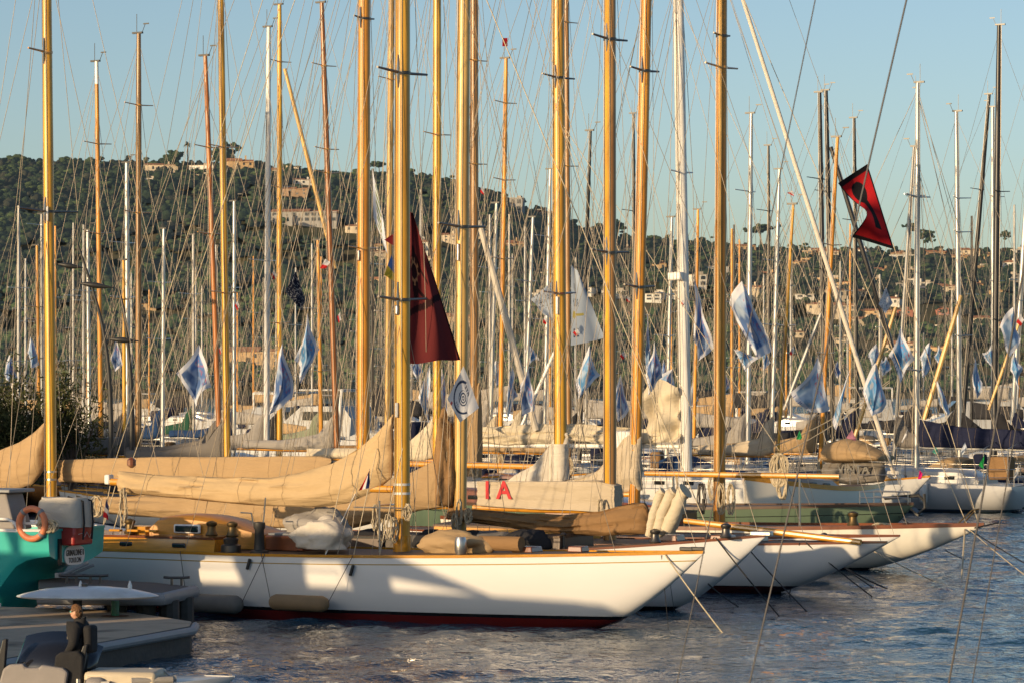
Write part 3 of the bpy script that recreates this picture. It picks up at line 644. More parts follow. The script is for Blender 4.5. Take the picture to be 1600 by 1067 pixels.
# ------------------------------------------------------------------ front row of classic yachts
CL = 'classic yachts moored side by side, bows to the right'
A = Boat('classic_yacht', 'nearest white yacht with yellow mast, red bottom paint and sand coloured boom cover', 'yacht', 17.5, bow=(1100, 862), zb=1.6, mast_px=628, group=CL, B=3.5)
A.hull('hull_front', (1.3, 1.36, 1.6), ob=2.3, os=2.6, bp=1.9, railh=.03)
A.mast('spar_honey', 25, top=(629, 0), base=(628, 860), H=23)
sA = [A.spreader(115, 1.0), A.spreader(469, .95)]
A.rig(.0065, sA[1:], hal=3)
A.cover([(186, 737), (260, 742), (350, 746), (420, 746), (470, 738), (520, 722), (560, 700), (590, 676), (607, 655), (613, 645)], [(186, 766), (260, 776), (350, 785), (430, 791), (500, 791), (545, 786), (575, 773), (600, 756), (613, 745)], 'canvas_sand', th=.26, seed=1, wr=.09, n=90)
bx = A.loc(172, 752); A.boom(bx.x, -.2, bx.z, A.zpy(764), .1); MB().box(bx.x-.03, 0, bx.z+.05, .14, .2, .22).build('boom_end_fitting', 'white_paint', A.root, bevel=.03)
# low varnished cabin trunk, curved doghouse, coamings
x0, x1 = A.loc(150, 850).x, A.loc(388, 850).x
def trunk(B_, x0, x1, h, w, m='varnish', top='mahogany'):
    r0, r1 = [], []
    for i in range(11):
        x = lerp(x0, x1, i/10); z = B_.sheer(x)+.01; b = min(w, B_.beam(x)*.8)
        r0.append([(x, -b, z), (x, -b*.97, z+h), (x, b*.97, z+h), (x, b, z)]); r1.append([(x, -b*1.0, z+h+.004), (x, -b*1.0, z+h+.05), (x, 0, z+h+.1), (x, b*1.0, z+h+.05), (x, b*1.0, z+h+.004)])
    o = MB().loft(r0, True, True, True).build('cabin_trunk', m, B_.root, smooth=30); MB().loft(r1, True, True, True).build('cabin_top', top, B_.root, smooth=30); return o
tr = trunk(A, x0, x1, .26, 1.3)
for px in (165, 245, 333):
    x = A.loc(px, 850).x; z = A.sheer(x)+.13; b = min(1.3, A.beam(x)*.8)
    MB().box(x, -b*.985-.01, z, .36, .05, .1).build('porthole', 'glass', tr, bevel=.025)
dx0, dx1 = A.loc(268, 830).x, A.loc(432, 830).x; dg_ = []
for i in range(15):
    t = i/14; x = lerp(dx0, dx1, t); zb = A.sheer(x)+.33; hh = .04+.40*math.sin(math.pi*min(1, (.28+t*.72))**1.0)*(1-.2*t); hh = max(.03, hh if t > .02 else .16); b = .85-.25*t
    dg_.append([(x, -b, zb-.28), (x, -b*.96, zb+hh*.82), (x, -b*.7, zb+hh), (x, 0, zb+hh*1.08), (x, b*.7, zb+hh), (x, b*.96, zb+hh*.82), (x, b, zb-.28)])
dh = MB().loft(dg_, False, True, True).build('doghouse', 'house_wood', A.root, smooth=45)
x = A.loc(325, 835).x; MB().box(x, -.80, A.sheer(x)+.47, .62, .06, .15, rz=.03).build('window', 'glass', dh, bevel=.03); MB().box(x, -.785, A.sheer(x)+.47, .7, .06, .2, rz=.03).build('window_frame', 'white_paint', dh, bevel=.03)
for px, py0, py1, w in ((170, 826, 842, .9), (245, 816, 842, .55), (292, 832, 846, .5)):
    p = A.loc(px, py1); q = A.loc(px, py0); MB().box(p.x, -.55, (p.z+q.z)/2-.05, w, .5, q.z-p.z).build('deck_box', 'varnish', A.root, bevel=.02)
for k in range(4):
    px = 195+k*28; p = A.loc(px, 845); MB().box(p.x, -1.0, A.sheer(p.x)+.42, .3, .12, .05).build('handrail', 'varnish', A.root, bevel=.01)
for px, yy_ in ((182, -1.0), (241, -.9), (378, -1.15), (412, -1.2)):
    x = A.loc(px, 845).x; A.winch(x, yy_, A.sheer(x)+.34, 1.25)
x = A.loc(412, 860).x; MB().lathe([(.22, A.sheer(x)+.02), (.22, A.sheer(x)+.16), (.15, A.sheer(x)+.2), (.17, A.sheer(x)+.3), (.1, A.sheer(x)+.34)], x, -1.25).build('winch_drum', 'dark_steel', A.root)
x = A.loc(450, 860).x; z = A.sheer(x); pd = MB().lathe([(.2, z), (.2, z+.05), (.12, z+.08), (.1, z+.5), (.13, z+.55), (.13, z+.66), (.05, z+.68)], x, -1.1).build('winch_pedestal', 'lamp_metal', A.root)
h = MB(); h.tube([(x-.12, -1.15, z+.6), (x-.14, -1.2, z+.86), (x-.42, -1.2, z+.87)], .018, 6); h.tube([(x+.1, -1.1, z+.62), (x+.16, -1.1, z+1.2)], .016, 6); h.build('crank_handle', 'steel', pd)
x = A.loc(525, 850).x; MB().box(x, .1, A.sheer(x)+.45, .3, .3, .12).build('pedestal_box', 'steel', A.root, bevel=.02); MB().tube([(x, .1, A.sheer(x)), (x, .1, A.sheer(x)+.4)], .05, 8).build('pedestal', 'lamp_metal', A.root); MB().tube([(x-.3, .1, A.sheer(x)+.85), (x-.08, .1, A.sheer(x)+.83), (x-.05, .1, A.sheer(x)+.5)], .02, 6).build('crank_handle', 'steel', A.root)
x = A.loc(470, 850).x; MB().box(x, -.2, A.sheer(x)+.2, 1.0, .9, .32).build('skylight', 'mahogany', A.root, bevel=.02); MB().box(x, -.2, A.sheer(x)+.39, .9, .8, .04).build('skylight_lid', 'grey_paint', A.root)
for px in (690, 820, 900): x = A.loc(px, 860).x; A.hatch(x, .1, .5 if px < 850 else .35, .12, 'mahogany')
x = A.loc(722, 855).x; crumple('folded_canvas', 'canvas_tan', (x, -.3, A.sheer(x)+.18), (.75, .35, .3), A.root, 3, .25)
x = A.loc(790, 855).x; MB().tube([(x-.5, -.2, A.sheer(x)+.22), (x+.5, -.2, A.sheer(x)+.22)], .16, 12).build('rolled_canvas', 'canvas_brown_canvas', A.root)
x = A.loc(770, 850).x; MB().lathe([(.1, A.sheer(x)+.02), (.13, A.sheer(x)+.1), (.13, A.sheer(x)+.3), (.1, A.sheer(x)+.38)], x-.25, -.9, 14).build('ventilator', 'steel', A.root)
for px in (1073, 1090): x = A.loc(px, 858).x; MB().box(x, 0, A.sheer(x)+.07, .3, .3*A.beam(x)+.06, .08).build('stem_fitting', 'lamp_metal', A.root, bevel=.02)
# gear at the mast foot
pr = MB(); 
for y in (-.5, .5): pr.tube([(-.25, y, A.deckz), (-.25, y, A.deckz+1.1)], .02, 6)
pr.tube([(-.25, -.5, A.deckz+1.0), (-.25, .5, A.deckz+1.0)], .02, 6); pr.tube([(.3, -.5, A.deckz+.95), (-.9, -.5, A.deckz+.95)], .015, 6); pr.build('pin_rail', 'steel', A.root)
for k in range(5): coil('rope_coil', 'rope', (random.uniform(-.5, .4), random.uniform(-.6, -.2), A.deckz+random.uniform(.7, 1.3)), .14, random.uniform(.35, .75), A.root, 5, .012, k)
MB().tube([A.at(A.deckz), A.at(A.deckz+.35)], A.r*1.12, 14).build('mast_collar', 'varnish', A.root)
for py in (758, 772): MB().tube([A.at(A.zpy(py)), A.at(A.zpy(py)+.05)], A.r*1.07, 14).build('mast_band', 'white_paint', A.root)
MB().box(0, -A.r-.03, A.zpy(640), .06, .06, .32).build('mast_cleat', 'white_paint', A.root, bevel=.02)
MB().box(0, -A.r-.03, A.zpy(485), .08, .06, .22).build('halyard_block', 'steel', A.root, bevel=.03)
for px, z0 in ((640, 1.0), (600, .9), (556, 1.1)): x = A.loc(px, 850).x; A.stay((x, -1.2, A.sheer(x)), (x-.05, -.2, A.zpy(700)), .01, 'rope', 'downhaul')
x = A.loc(560, 820).x; A.stay((x, -1.3, A.sheer(x)), (x, -.1, A.zpy(770)), .012, 'white_paint', 'boom_strut')
p = A.loc(150, 700); bl = A.loc(214, 722); s_ = MB(); s_.lathe([(.03, bl.z-.12), (.1, bl.z-.06), (.1, bl.z+.06), (.03, bl.z+.12)], bl.x, -.2, 10); s_.build('topping_lift_block', 'mahogany', A.root)
A.stay((bl.x, -.2, bl.z), (-.3, 0, 19), .009, 'rope', 'topping_lift'); A.stay((bx.x, 0, bx.z+.1), (-.2, 0, 22), .008, 'rope', 'topping_lift')
for k, (px, yoff) in enumerate(((176, -.1), (186, -.35), (214, -.3), (207, -.45))):
    q = A.loc(px, 830); A.stay((q.x, yoff-.3, A.sheer(q.x)+.3), (bx.x+.15*k, 0, bx.z-.1), .011, 'rope', 'mainsheet')
coil('rope_coil', 'rope', (A.loc(209, 800).x, -.4, A.zpy(775)+.1), .16, .9, A.root, 6, .013, 21); coil('rope_coil', 'rope', (A.loc(168, 800).x, -.4, A.zpy(790)+.1), .25, .5, A.root, 6, .014, 22)
sb_ = crumple('sail_bag', 'canvas_bone', (A.loc(540, 846).x, -.85, A.deckz+.28), (.66, .42, .40), None, 2, .34); sb_.parent = None; sb_.matrix_world = A.root.matrix_basis if False else Matrix.Translation((A.rx, A.ry, 0)) @ Matrix.Rotation(A.ang, 4, 'Z')
tag(sb_, 'crumpled whitish sail bundle on the nearest yacht deck left of its mast', 'sail')
sb2 = crumple('sail_bag', 'canvas_pale_grey', (A.loc(486, 838).x, .3, A.deckz+.4), (.75, .5, .42), None, 5, .3); sb2.matrix_world = Matrix.Translation((A.rx, A.ry, 0)) @ Matrix.Rotation(A.ang, 4, 'Z')
tag(sb2, 'grey sail bundle behind the whitish one on the nearest yacht deck', 'sail')
def hung_fender(px0, px1, py, m, lab, mw=.155):
    a, b = A.loc(px0, py, -1.9), A.loc(px1, py, -1.9); pts = []; xm = (a.x+b.x)/2; y = -A.beam(xm)-mw-.02; L = b.x-a.x; z = a.z-.02
    g = MB().tube([(a.x, y, z), (a.x+.06, y, z), (a.x+.16, y, z), (b.x-.16, y, z), (b.x-.06, y, z), (b.x, y, z)], [.03, mw*.75, mw, mw, mw*.75, .03], 18).build('fender', m, None, smooth=50)
    g.matrix_world = Matrix.Translation((A.rx, A.ry, 0)) @ Matrix.Rotation(A.ang, 4, 'Z'); tag(g, lab, 'fender', 'sausage fenders along the nearest hull')
    for x in (a.x+.03, b.x-.03): MB().tube([(x, y, z), (x+(.5 if x > xm else -.35), -A.beam(x)-.02, A.sheer(x)+.03)], .008, 4, False).build('fender_line', 'dark_wire', g)
hung_fender(422, 514, 938, 'fender_tan', 'tan sausage fender hanging against the nearest white hull', .17)
hung_fender(292, 380, 939, 'fender_grey', 'grey sausage fender between the pontoon end and the nearest hull', .2)
for px, py in ((388, 880), (545, 890)):
    p = A.loc(px, py, -1.8); MB().tube([(p.x-.04, -A.beam(p.x)-.04, p.z-.12), (p.x+.04, -A.beam(p.x)-.05, p.z+.1)], .035, 8).build('line_leather', 'lamp_metal', A.root)

# second yacht (B) with its long tan cover, foresail cover and cream staysail bundle
Bt = Boat('classic_yacht', 'second white yacht with tan foresail cover and cream rolled sail on its foredeck', 'yacht', 16.6, bow=(1196, 836), zb=1.72, mast_px=722, group=CL, B=3.7)
Bt.hull('hull_second', (1.0, 1.12, 1.72), ob=2.4, os=2.5, bp=1.9, rail='mahogany', railh=.02)
Bt.mast('spar_pale', 21, top=(725, 0), base=(718, 800), H=24)
sB = [Bt.spreader(355, 1.05)]; Bt.rig(.0065, sB, hal=3)
MB().box(0, -Bt.r-.02, Bt.zpy(395), .06, .05, .4).build('mast_cleat', 'steel', Bt.root, bevel=.02)
Bt.cover([(150, 776), (300, 772), (450, 768), (560, 762), (640, 738), (675, 722), (700, 706), (716, 692)], [(150, 800), (300, 812), (430, 824), (540, 826), (600, 812), (660, 796), (716, 790)], 'canvas_tan', th=.28, seed=4, wr=.085, n=90)
crumple('gathered_sail', 'canvas_brown_canvas', (-.35, -.15, Bt.zpy(742)), (.22, .3, 1.25), Bt.root, 8, .35)
trunk(Bt, -6.2, -1.5, .34, 1.2, 'dark_wood', 'teak'); trunk(Bt, 1.1, 3.0, .25, .8, 'dark_wood', 'teak')
for k, (px, m_) in enumerate(((600, 'charcoal'), (655, 'grey_canvas'), (700, 'charcoal'), (760, 'charcoal'), (800, 'grey_canvas'), (850, 'charcoal'))): x = Bt.loc(px, 850).x; crumple('deck_bundle', 'canvas_'+m_, (x, -.75, Bt.sheer(x)+.2), (.55, .3, .3), Bt.root, 20+k, .3, lev=3)
for k in range(9): x = random.uniform(-4, 4); MB().lathe([(.07, 0), (.08, .05), (.05, .08), (.05, .3), (.08, .34), (.03, .38)], 0, 0, 10).build('deck_fitting', 'dark_steel', Bt.root, loc=(x, random.uniform(-1.2, -.4), Bt.sheer(x)))
Bt.boom(-9, -.2, Bt.zpy(800), Bt.zpy(790), .1)
Bt.cover([(700, 790), (760, 796), (820, 803), (880, 804), (940, 798), (985, 786), (1008, 786), (1014, 800)], [(700, 812), (760, 818), (820, 828), (880, 834), (940, 836), (990, 836), (1014, 834)], 'canvas_brown_canvas', th=.24, seed=6, wr=.10, name='foresail_cover', n=80, freq=1.3)
rs_ = []
for k in range(10):
    a, b = Bt.loc(1018+k*3.6, 836-k*1.1), Bt.loc(1036+k*4.4-(k % 2)*9, 770+(k*5 % 4)*9); y = -.15+.09*(k % 4)
    pts = [Vector((a.x, y, a.z)), Vector((lerp(a.x, b.x, .5)+.05*math.sin(k), y-.05, lerp(a.z, b.z, .5))), Vector((b.x, y, b.z)), Vector((b.x+.08, y, b.z+.06))]
    rs_.append((pts, .085+.035*(k*7 % 3)))
roll = MB()
for pts, r in rs_:
    f = []
    for i in range(13):
        t = i/12*(len(pts)-1); k = min(int(t), len(pts)-2); f.append(pts[k].lerp(pts[k+1], t-k))
    roll.tube(f, [r*(1+.42*NREAL(Vector((i*.8, r*40, pts[0].x*3)))) for i in range(13)], 14)
rolled = roll.build('rolled_sail', 'canvas_cream', None, smooth=70); rolled.matrix_world = Matrix.Translation((Bt.rx, Bt.ry, 0)) @ Matrix.Rotation(Bt.ang, 4, 'Z')
tag(rolled, 'cream rolled sail in folds standing on the second yacht foredeck', 'sail')
Bt.stay((Bt.loc(1110, 832).x, 0, 1.7), Bt.at(15), .012, 'rope', 'forestay')
for px in (800, 870, 1040, 1150): x = Bt.loc(px, 838).x; Bt.winch(x, -.5, None, 1.2, 'dark_steel')
for k in range(4): coil('rope_coil', 'rope', (random.uniform(-.6, .5), random.uniform(-.7, -.2), Bt.deckz+random.uniform(.6, 1.2)), .15, random.uniform(.35, .7), Bt.root, 5, .013, 40+k)
x = Bt.loc(1190, 836).x; MB().box(x, 0, Bt.sheer(x)+.05, .5, .16, .1).build('stem_fitting', 'steel', Bt.root, bevel=.02)
x = Bt.loc(925, 858).x; MB().tube([(x, -Bt.beam(x)-.01, 1.25), (x, -Bt.beam(x)+.1, 1.25)], .09, 10).build('hawse_port', 'black_paint', Bt.root)

# third yacht (C), letters I A on its cover, a long varnished spar laid on its foredeck
Ct = Boat('classic_yacht', 'third white yacht with red letters I A on its pale boom cover, spar on foredeck', 'yacht', 15.5, bow=(1386, 846), zb=1.3, mast_px=953, group=CL, B=3.4)
Ct.hull('hull_third', (1.2, 1.12, 1.3), ob=3.0, os=2.6, bp=1.8, railh=.02, rail='mahogany')
Ct.mast('spar_brown', 20, top=(953, 0), base=(953, 810), H=21, )
sC = [Ct.spreader(62, .9), Ct.spreader(395, .95)]; Ct.rig(.0065, sC[1:], hal=3)
MB().tube([Ct.at(z)+Vector((.0, -.10, 0)) for z in (1.6, 8, 15, 20)], .075, 8).build('mast_batten', 'spar_honey', Ct.root)
Ct.cover([(752, 751), (850, 752), (940, 750), (966, 757)], [(752, 790), (800, 793), (880, 796), (966, 799)], 'canvas_beige', th=.2, seed=9, wr=.045, name='sail_cover', flat=True)
for ch, px, w in (('I', 761, 1), ('A', 787, 1)):
    q = Ct.loc(px, 766.5, -.25); text_mesh('letter', ch, .62, 'letter_red', Matrix.Translation((q.x, -.243, q.z)) @ Matrix.Rotation(R(90), 4, 'X'), Ct.root, .004, .015)
Ct.boom(Ct.loc(740, 795).x, -.1, Ct.zpy(797), Ct.zpy(798), .09)
a, b = Ct.loc(1068, 813, -.5), Ct.loc(1352, 846, -.2); Ct.boom(a.x, b.x, a.z, b.z, .085, 'varnish', 'spare_spar', -.45)
trunk(Ct, -4.5, -.8, .3, 1.0, 'varnish', 'teak')
for px in (1050, 1130, 1180): x = Ct.loc(px, 846).x; Ct.hatch(x, 0, .5, .15, 'mahogany')
for k in range(3): coil('rope_coil', 'rope', (random.uniform(-.4, .4), random.uniform(-.6, -.2), Ct.deckz+random.uniform(.6, 1.1)), .15, .5, Ct.root, 5, .013, 60+k)
x = Ct.loc(1345, 846).x; Ct.winch(x-.9, -.1, None, .8, 'dark_steel')

# fourth (C2), fifth (D)
Dt = Boat('classic_yacht', 'fourth white yacht, bow tip just past the third, amber mast with beige sail', 'yacht', 15, bow=(1406, 836), zb=1.22, mast_px=998, group=CL, B=3.2)
Dt.hull('hull_second', (1.1, 1.05, 1.22), ob=2.8, os=2.4, bp=1.8, railh=.02, rail='mahogany')
Dt.mast('spar_amber', 18, top=(1010, 0), base=(990, 800), H=22); sD = [Dt.spreader(112, .8), Dt.spreader(449, .85)]; Dt.rig(.0065, sD[1:], hal=3)
Dt.cover([(880, 752), (930, 738), (958, 708), (975, 686), (988, 677), (1003, 682)], [(880, 772), (930, 774), (970, 770), (1003, 766)], 'canvas_beige', th=.24, seed=12, wr=.08, freq=1.4)
Dt.boom(Dt.loc(870, 775).x, -.1, Dt.zpy(775), Dt.zpy(772), .08); trunk(Dt, -4, -1, .3, .95)
Et = Boat('classic_yacht', 'cream yacht with long pointed bow and dark red rail reaching farthest right', 'yacht', 16.5, bow=(1538, 820), zb=1.28, mast_px=1125, group=CL, B=3.4)
Et.hull('hull_cream', (1.15, 1.05, 1.28), ob=3.6, os=2.6, bp=1.75, rail='mahogany', railh=.07)
Et.mast('spar_amber', 18, top=(1128, 0), base=(1124, 800), H=21); sE = [Et.spreader(106, 1.0, 'varnish'), Et.spreader(57, .5)]; Et.rig(.0065, (), hal=4)
MB().tube([Et.at(z)+Vector((.05, -Et.r-.02, 0)) for z in (1.6, 8, 15, 20)], .05, 6).build('mast_batten', 'spar_pale', Et.root)
a, b = Et.loc(1008, 739, -.9), Et.loc(1312, 744, -.9); Et.boom(a.x, b.x, a.z, b.z, .085, 'varnish', 'spare_spar', -.9)
for x in (lerp(a.x, b.x, .15), lerp(a.x, b.x, .8)): MB().tube([(x, -.9, Et.sheer(x)), (x, -.9, a.z)], .03, 6).build('spar_crutch', 'steel', Et.root)
trunk(Et, -5, -1.2, .35, 1.0, 'mahogany', 'teak'); x = Et.loc(1333, 832).x; Et.winch(x, 0, None, 1.5, 'bronze')
x = Et.loc(1380, 830).x; coil('rope_coil', 'rope', (x, -.1, Et.sheer(x)+.1), .4, .12, Et.root, 5, .02, 70)
for k, px in enumerate((1105, 1135, 1150)): x = Et.loc(px, 800).x; coil('rope_coil', 'dark_wire' if k == 0 else 'rope', (x, -.35, Et.deckz+1.2), .2, .9, Et.root, 7, .014, 72+k)
bw = MB(); xe = Et.sb-.15; zz_ = Et.sheer(xe)+.05; bw.tube([(xe-.5, -.2, zz_), (xe-.15, -.12, zz_+.35), (xe, 0, zz_+.38), (xe-.15, .12, zz_+.35), (xe-.5, .2, zz_)], .02, 6); bw.build('bow_fitting', 'bronze', Et.root)

# green yacht
Gt = Boat('classic_yacht', 'dark green hulled yacht with anchor on its bow and a thick varnished mast', 'yacht', 17.5, bow=(1428, 787), zb=1.6, mast_px=876, group=CL, B=3.8)
Gt.hull('hull_green', (1.5, 1.35, 1.6), ob=1.9, os=1.8, bp=2.1, rail='dark_wood', railh=.05)
Gt.mast('spar_honey', 20, top=(872, 0), base=(876, 780), H=25); sG = [Gt.spreader(122, 1.0), Gt.spreader(459, 1.0, 'mahogany')]; Gt.rig(.0085, sG[1:], hal=3)
Gt.cover([(690, 754), (795, 749), (838, 722), (862, 692), (874, 676), (888, 675)], [(690, 778), (800, 780), (888, 778)], 'canvas_bone', th=.3, seed=15, wr=.1, freq=1.5)
MB().box(0, -Gt.r-.03, Gt.zpy(478), .09, .06, .55).build('mast_cleat', 'white_paint', Gt.root, bevel=.03)
MB().tube([Gt.at(2.2), Gt.at(3.2)], Gt.r*1.35, 14).build('mast_boot', 'canvas_bone', Gt.root)
Gt.house(-6, 4, .45, .55, 'mahogany', 4); Gt.boom(-8, -.2, 2.55, 2.5, .1)
xe = Gt.sb; an = MB(); an.tube([(xe-.9, 0, 1.75), (xe+.15, 0, 1.85), (xe+.32, 0, 1.7)], .05, 6); an.tube([(xe+.32, 0, 1.9), (xe+.34, 0, 1.5), (xe+.1, 0, 1.3)], .045, 6); an.box(xe+.08, 0, 1.38, .3, .34, .06, ry=.7); an.build('anchor', 'lamp_metal', Gt.root); Gt.pulpit(h=.35)
lg = MB(); x = Gt.loc(1250, 790).x; coil('rope_coil', 'rope', (x, -1.4, 3.05), .42, 1.0, Gt.root, 9, .025, 80); coil('rope_coil', 'rope', (x+.1, -1.4, 2.6), .3, .9, Gt.root, 8, .025, 81)
coil('rope_coil', 'rope', (x-3.4, -1.3, 2.5), .15, .8, Gt.root, 4, .018, 83); coil('rope_coil', 'rope', (x-2.2, -1.3, 2.5), .15, .9, Gt.root, 4, .018, 82)
for dx in (0, -3.4, -2.2): Gt.stay((x+dx, -1.4, 3.1), Gt.at(13), .01, 'rope', 'halyard')

# boat at the far left whose yellow mast stands behind the teal boat
Ht = Boat('classic_yacht', 'yacht behind the teal boat, bright yellow mast at far left and tan sail cover', 'yacht', 14, mast_px=80, mast_Y=85, sm=5.5, group=CL, B=3.2)
Ht.hull('hull_navy', (1.0, .95, 1.2)); Ht.mast('spar_honey', 17, top=(73, 0), base=(81, 780), H=21)
sH = [Ht.spreader(331, 1.25), Ht.spreader(82, .8, 'varnish', one=-1)]; Ht.rig(.008, sH[:1], hal=2)
MB().box(0, -Ht.r-.02, Ht.zpy(335), .05, .05, .4).build('mast_cleat', 'white_paint', Ht.root, bevel=.03)
for py in (738, 750): MB().tube([Ht.at(Ht.zpy(py)), Ht.at(Ht.zpy(py)+.05)], Ht.r*1.08, 14).build('mast_band', 'steel', Ht.root)
Ht.cover([(-90, 735), (-40, 712), (0, 703), (30, 690), (55, 674), (70, 660)], [(-90, 770), (-20, 768), (30, 764), (52, 756), (66, 735), (70, 715)], 'canvas_tan', th=.26, seed=18, wr=.06)
Ht.cover([(92, 718), (250, 713), (400, 713), (500, 712), (518, 716)], [(92, 752), (250, 758), (400, 756), (505, 748), (518, 736)], 'canvas_tan', th=.16, seed=20, wr=.03, name='deck_awning', yo=.6)
Ht.house(-4, 3, .4)

# ------------------------------------------------------------------ yachts farther back (masts show above the front row)
def back(px, Y, w, spar, top, L, hullm, style, cov, sp, label, name='sailing_yacht', ang=HEAD, H=None, sm=None, group='yachts moored in the rows behind', cap=None, r=.0085, hal=2, covh=(1.15, 1.75, .9), base=None, clen=None):
    b = Boat(name, label, 'yacht' if name == 'classic_yacht' else 'sailboat', L, mast_px=px, mast_Y=Y, sm=sm or L*.42, ang=ang, group=group, B=L*(.24 if style == 'c' else .3))
    if style == 'c': b.hull(hullm, (1.25, 1.1, 1.5), ob=1.8, os=1.8, bp=2.0); b.house(-L*.3, -.6, .4, .5, 'mahogany', 3)
    else: b.hull(hullm, (1.05, 1.1, 1.35), ob=.7, os=.5, sw=.82, bp=2.3, deck='deck_grey', rail=None, stem=1.0, draft=.5); b.house(-L*.22, L*.16, .45, .62, random.choice(('grp', 'deck_grey', 'grey_paint')), 3); b.pulpit(); b.pulpit(True); b.lifelines(b.ss+1.2, b.sb-1.6, 5)
    b.mast(spar, w, top=top, base=base or (px, 760), H=H, n=10, cap=cap)
    s_ = [b.spreader(p, .9 if style == 'c' else 1.0, 'varnish' if style == 'c' else ('silver_spar' if spar != 'black_spar' else 'black_spar'), .028, 0 if style == 'c' else .25) for p in sp]
    b.rig(r, s_[-1:], runners=style == 'c', hal=hal, m='wire' if spar != 'black_spar' else random.choice(('wire', 'dark_wire')))
    hm = random.choice(('canvas_navy', 'canvas_charcoal', 'canvas_grey_canvas', 'canvas_blue_canvas', 'canvas_tan'))
    if style == 'm':
        xs = -L*.2; hb_ = b.beam(xs)*.62; rr = []
        for i in range(7):
            t = i/6; x = xs-1.3+1.9*t; hh = .75*math.sin(math.pi*(.32+.62*t)); z = b.sheer(x)+.1; rr.append([(x, -hb_, z), (x, -hb_*.92, z+hh*.85), (x, -hb_*.5, z+hh), (x, hb_*.5, z+hh), (x, hb_*.92, z+hh*.85), (x, hb_, z)])
        MB().loft(rr, False, True, True).build('sprayhood', hm, b.root, smooth=50)
        MB().box(-L*.36, 0, b.sheer(-L*.36)+.55, .5, .5, .9).build('wheel_cover', random.choice(('canvas_navy', 'canvas_brown_canvas', 'canvas_pale_grey')), b.root, bevel=.1)
        for x in (-L*.1, L*.12): b.fender(x, .75, random.choice(('white_paint', 'canvas_navy', 'canvas_blue_canvas')), .6, .11)
    else:
        MB().box(-L*.33, 0, b.sheer(-L*.33)+.25, 1.6, 1.1, .5).build('cockpit_cover', hm, b.root, bevel=.12)
        for kx in range(3): crumple('folded_canvas', random.choice(('canvas_bone', 'canvas_grey_canvas', 'canvas_tan')), (random.uniform(-L*.25, L*.25), random.uniform(-.5, .2), b.deckz+.15), (.5, .3, .25), b.root, kx+px*.1, .3, lev=3) if kx < 2 else coil('rope_coil', 'rope', (.2, -.3, b.deckz+1), .25, .7, b.root, 6, .02, px)
    if cov:
        l = clen or L*.36; dz = b.deckz; z0, z1, z2 = covh
        b.cover([(-l, dz+z1-.25), (-l*.6, dz+z1-.22), (-l*.2, dz+z1+.05), (-.5, dz+z1+z2*.6), (-.1, dz+z1+z2)], [(-l, dz+z0), (-.5, dz+z0-.05), (-.1, dz+z0+.1)], cov, th=.24, seed=px*.1, wr=.07, local=True, n=40)
        b.boom(-l-.3, -.1, dz+z0, dz+z0-.03, .07, 'varnish' if style == 'c' else 'silver_spar')
    return b
cv = lambda k: 'canvas_'+k
b = back(567, 104.4, 21, 'spar_amber', (569, 0), 17, 'hull_white', 'c', None, (389,), 'large yacht whose thick amber mast stands just left of the nearest yellow mast', 'classic_yacht', H=26, sm=6); b.spreader(30, .6)
MB().box(0, -b.r-.03, b.zpy(400), .08, .07, .36).build('mast_cleat', 'steel', b.root, bevel=.03)
b = back(683, 111, 14, 'spar_honey', (683, 0), 15, 'hull_white', 'c', cv('cream'), (211,), 'yacht with honey mast crossed by a tilted dark spreader above the biggest dark red flag', 'classic_yacht', H=25, sm=5)
b = back(741, 115.5, 14, 'spar_brown', (741, 0), 16, 'hull_wood', 'c', cv('brown_canvas'), (257, 95), 'yacht with brown twin-grooved mast close behind the pale mast with the square steel spreader', 'classic_yacht', H=25, sm=5)
b.cover([(-.25, 5.0), (.25, 5.05)], [(-.25, 1.4), (.25, 1.4)], cv('tan'), local=True, th=.24, name='mast_cover', seed=33, wr=.05)
b = back(605, 124, 11, 'spar_pale', (612, 0), 15, 'hull_white', 'c', None, (125,), 'yacht with pale slim mast partly hidden left of the nearest yellow mast', 'classic_yacht', H=25, sm=5)
# modern sloop with thick white mast, rolled cream sail, white furled headsail on its forestay
W = Boat('sailing_yacht', 'big white sloop with thick white mast and white furled headsail slanting up from its bow', 'sailboat', 14.5, bow=(1412, 760), zb=1.5, Y=112, mast_px=1070, group='yachts moored in the rows behind', B=4)
W.hull('hull_white', (1.3, 1.25, 1.5), ob=.9, os=.6, sw=.8, bp=2.2, deck='grp', rail=None, stem=1.0); W.house(-3, 4.5, .5, .6, 'grp', 4); W.pulpit(); W.lifelines(W.ss+1, W.sb-1.7, 7)
W.mast('white_spar', 18, top=(1060, 0), base=(1073, 780), H=25); sW = [W.spreader(270, .9, 'white_spar')]; W.rig(.011, sW, hal=3)
q = W.loc(1160, -2); e = Vector((W.sb-.35, 0, 1.75)); d = (Vector((q.x, 0, q.z))-e); MB().tube([e, e+d*.04, e+d*.5, e+d*1.3], [.03, .085, .085, .06], 10).build('furled_headsail', 'canvas_bone', W.root)
W.cover([(748, 668), (800, 664), (900, 662), (985, 668), (1040, 672)], [(748, 692), (800, 696), (900, 690), (985, 694), (1040, 690)], 'canvas_cream', th=.3, seed=25, wr=.12, freq=1.6, name='rolled_sail')
W.cover([(1292, 692), (1322, 685), (1345, 687), (1388, 710)], [(1292, 722), (1340, 722), (1388, 719)], 'canvas_tan', th=.9, seed=71, wr=.09, name='deck_awning')
W.cover([(1286, 724), (1330, 720), (1382, 722)], [(1286, 752), (1330, 756), (1382, 752)], 'canvas_grey_canvas', th=.35, seed=72, wr=.12, name='foresail_cover')
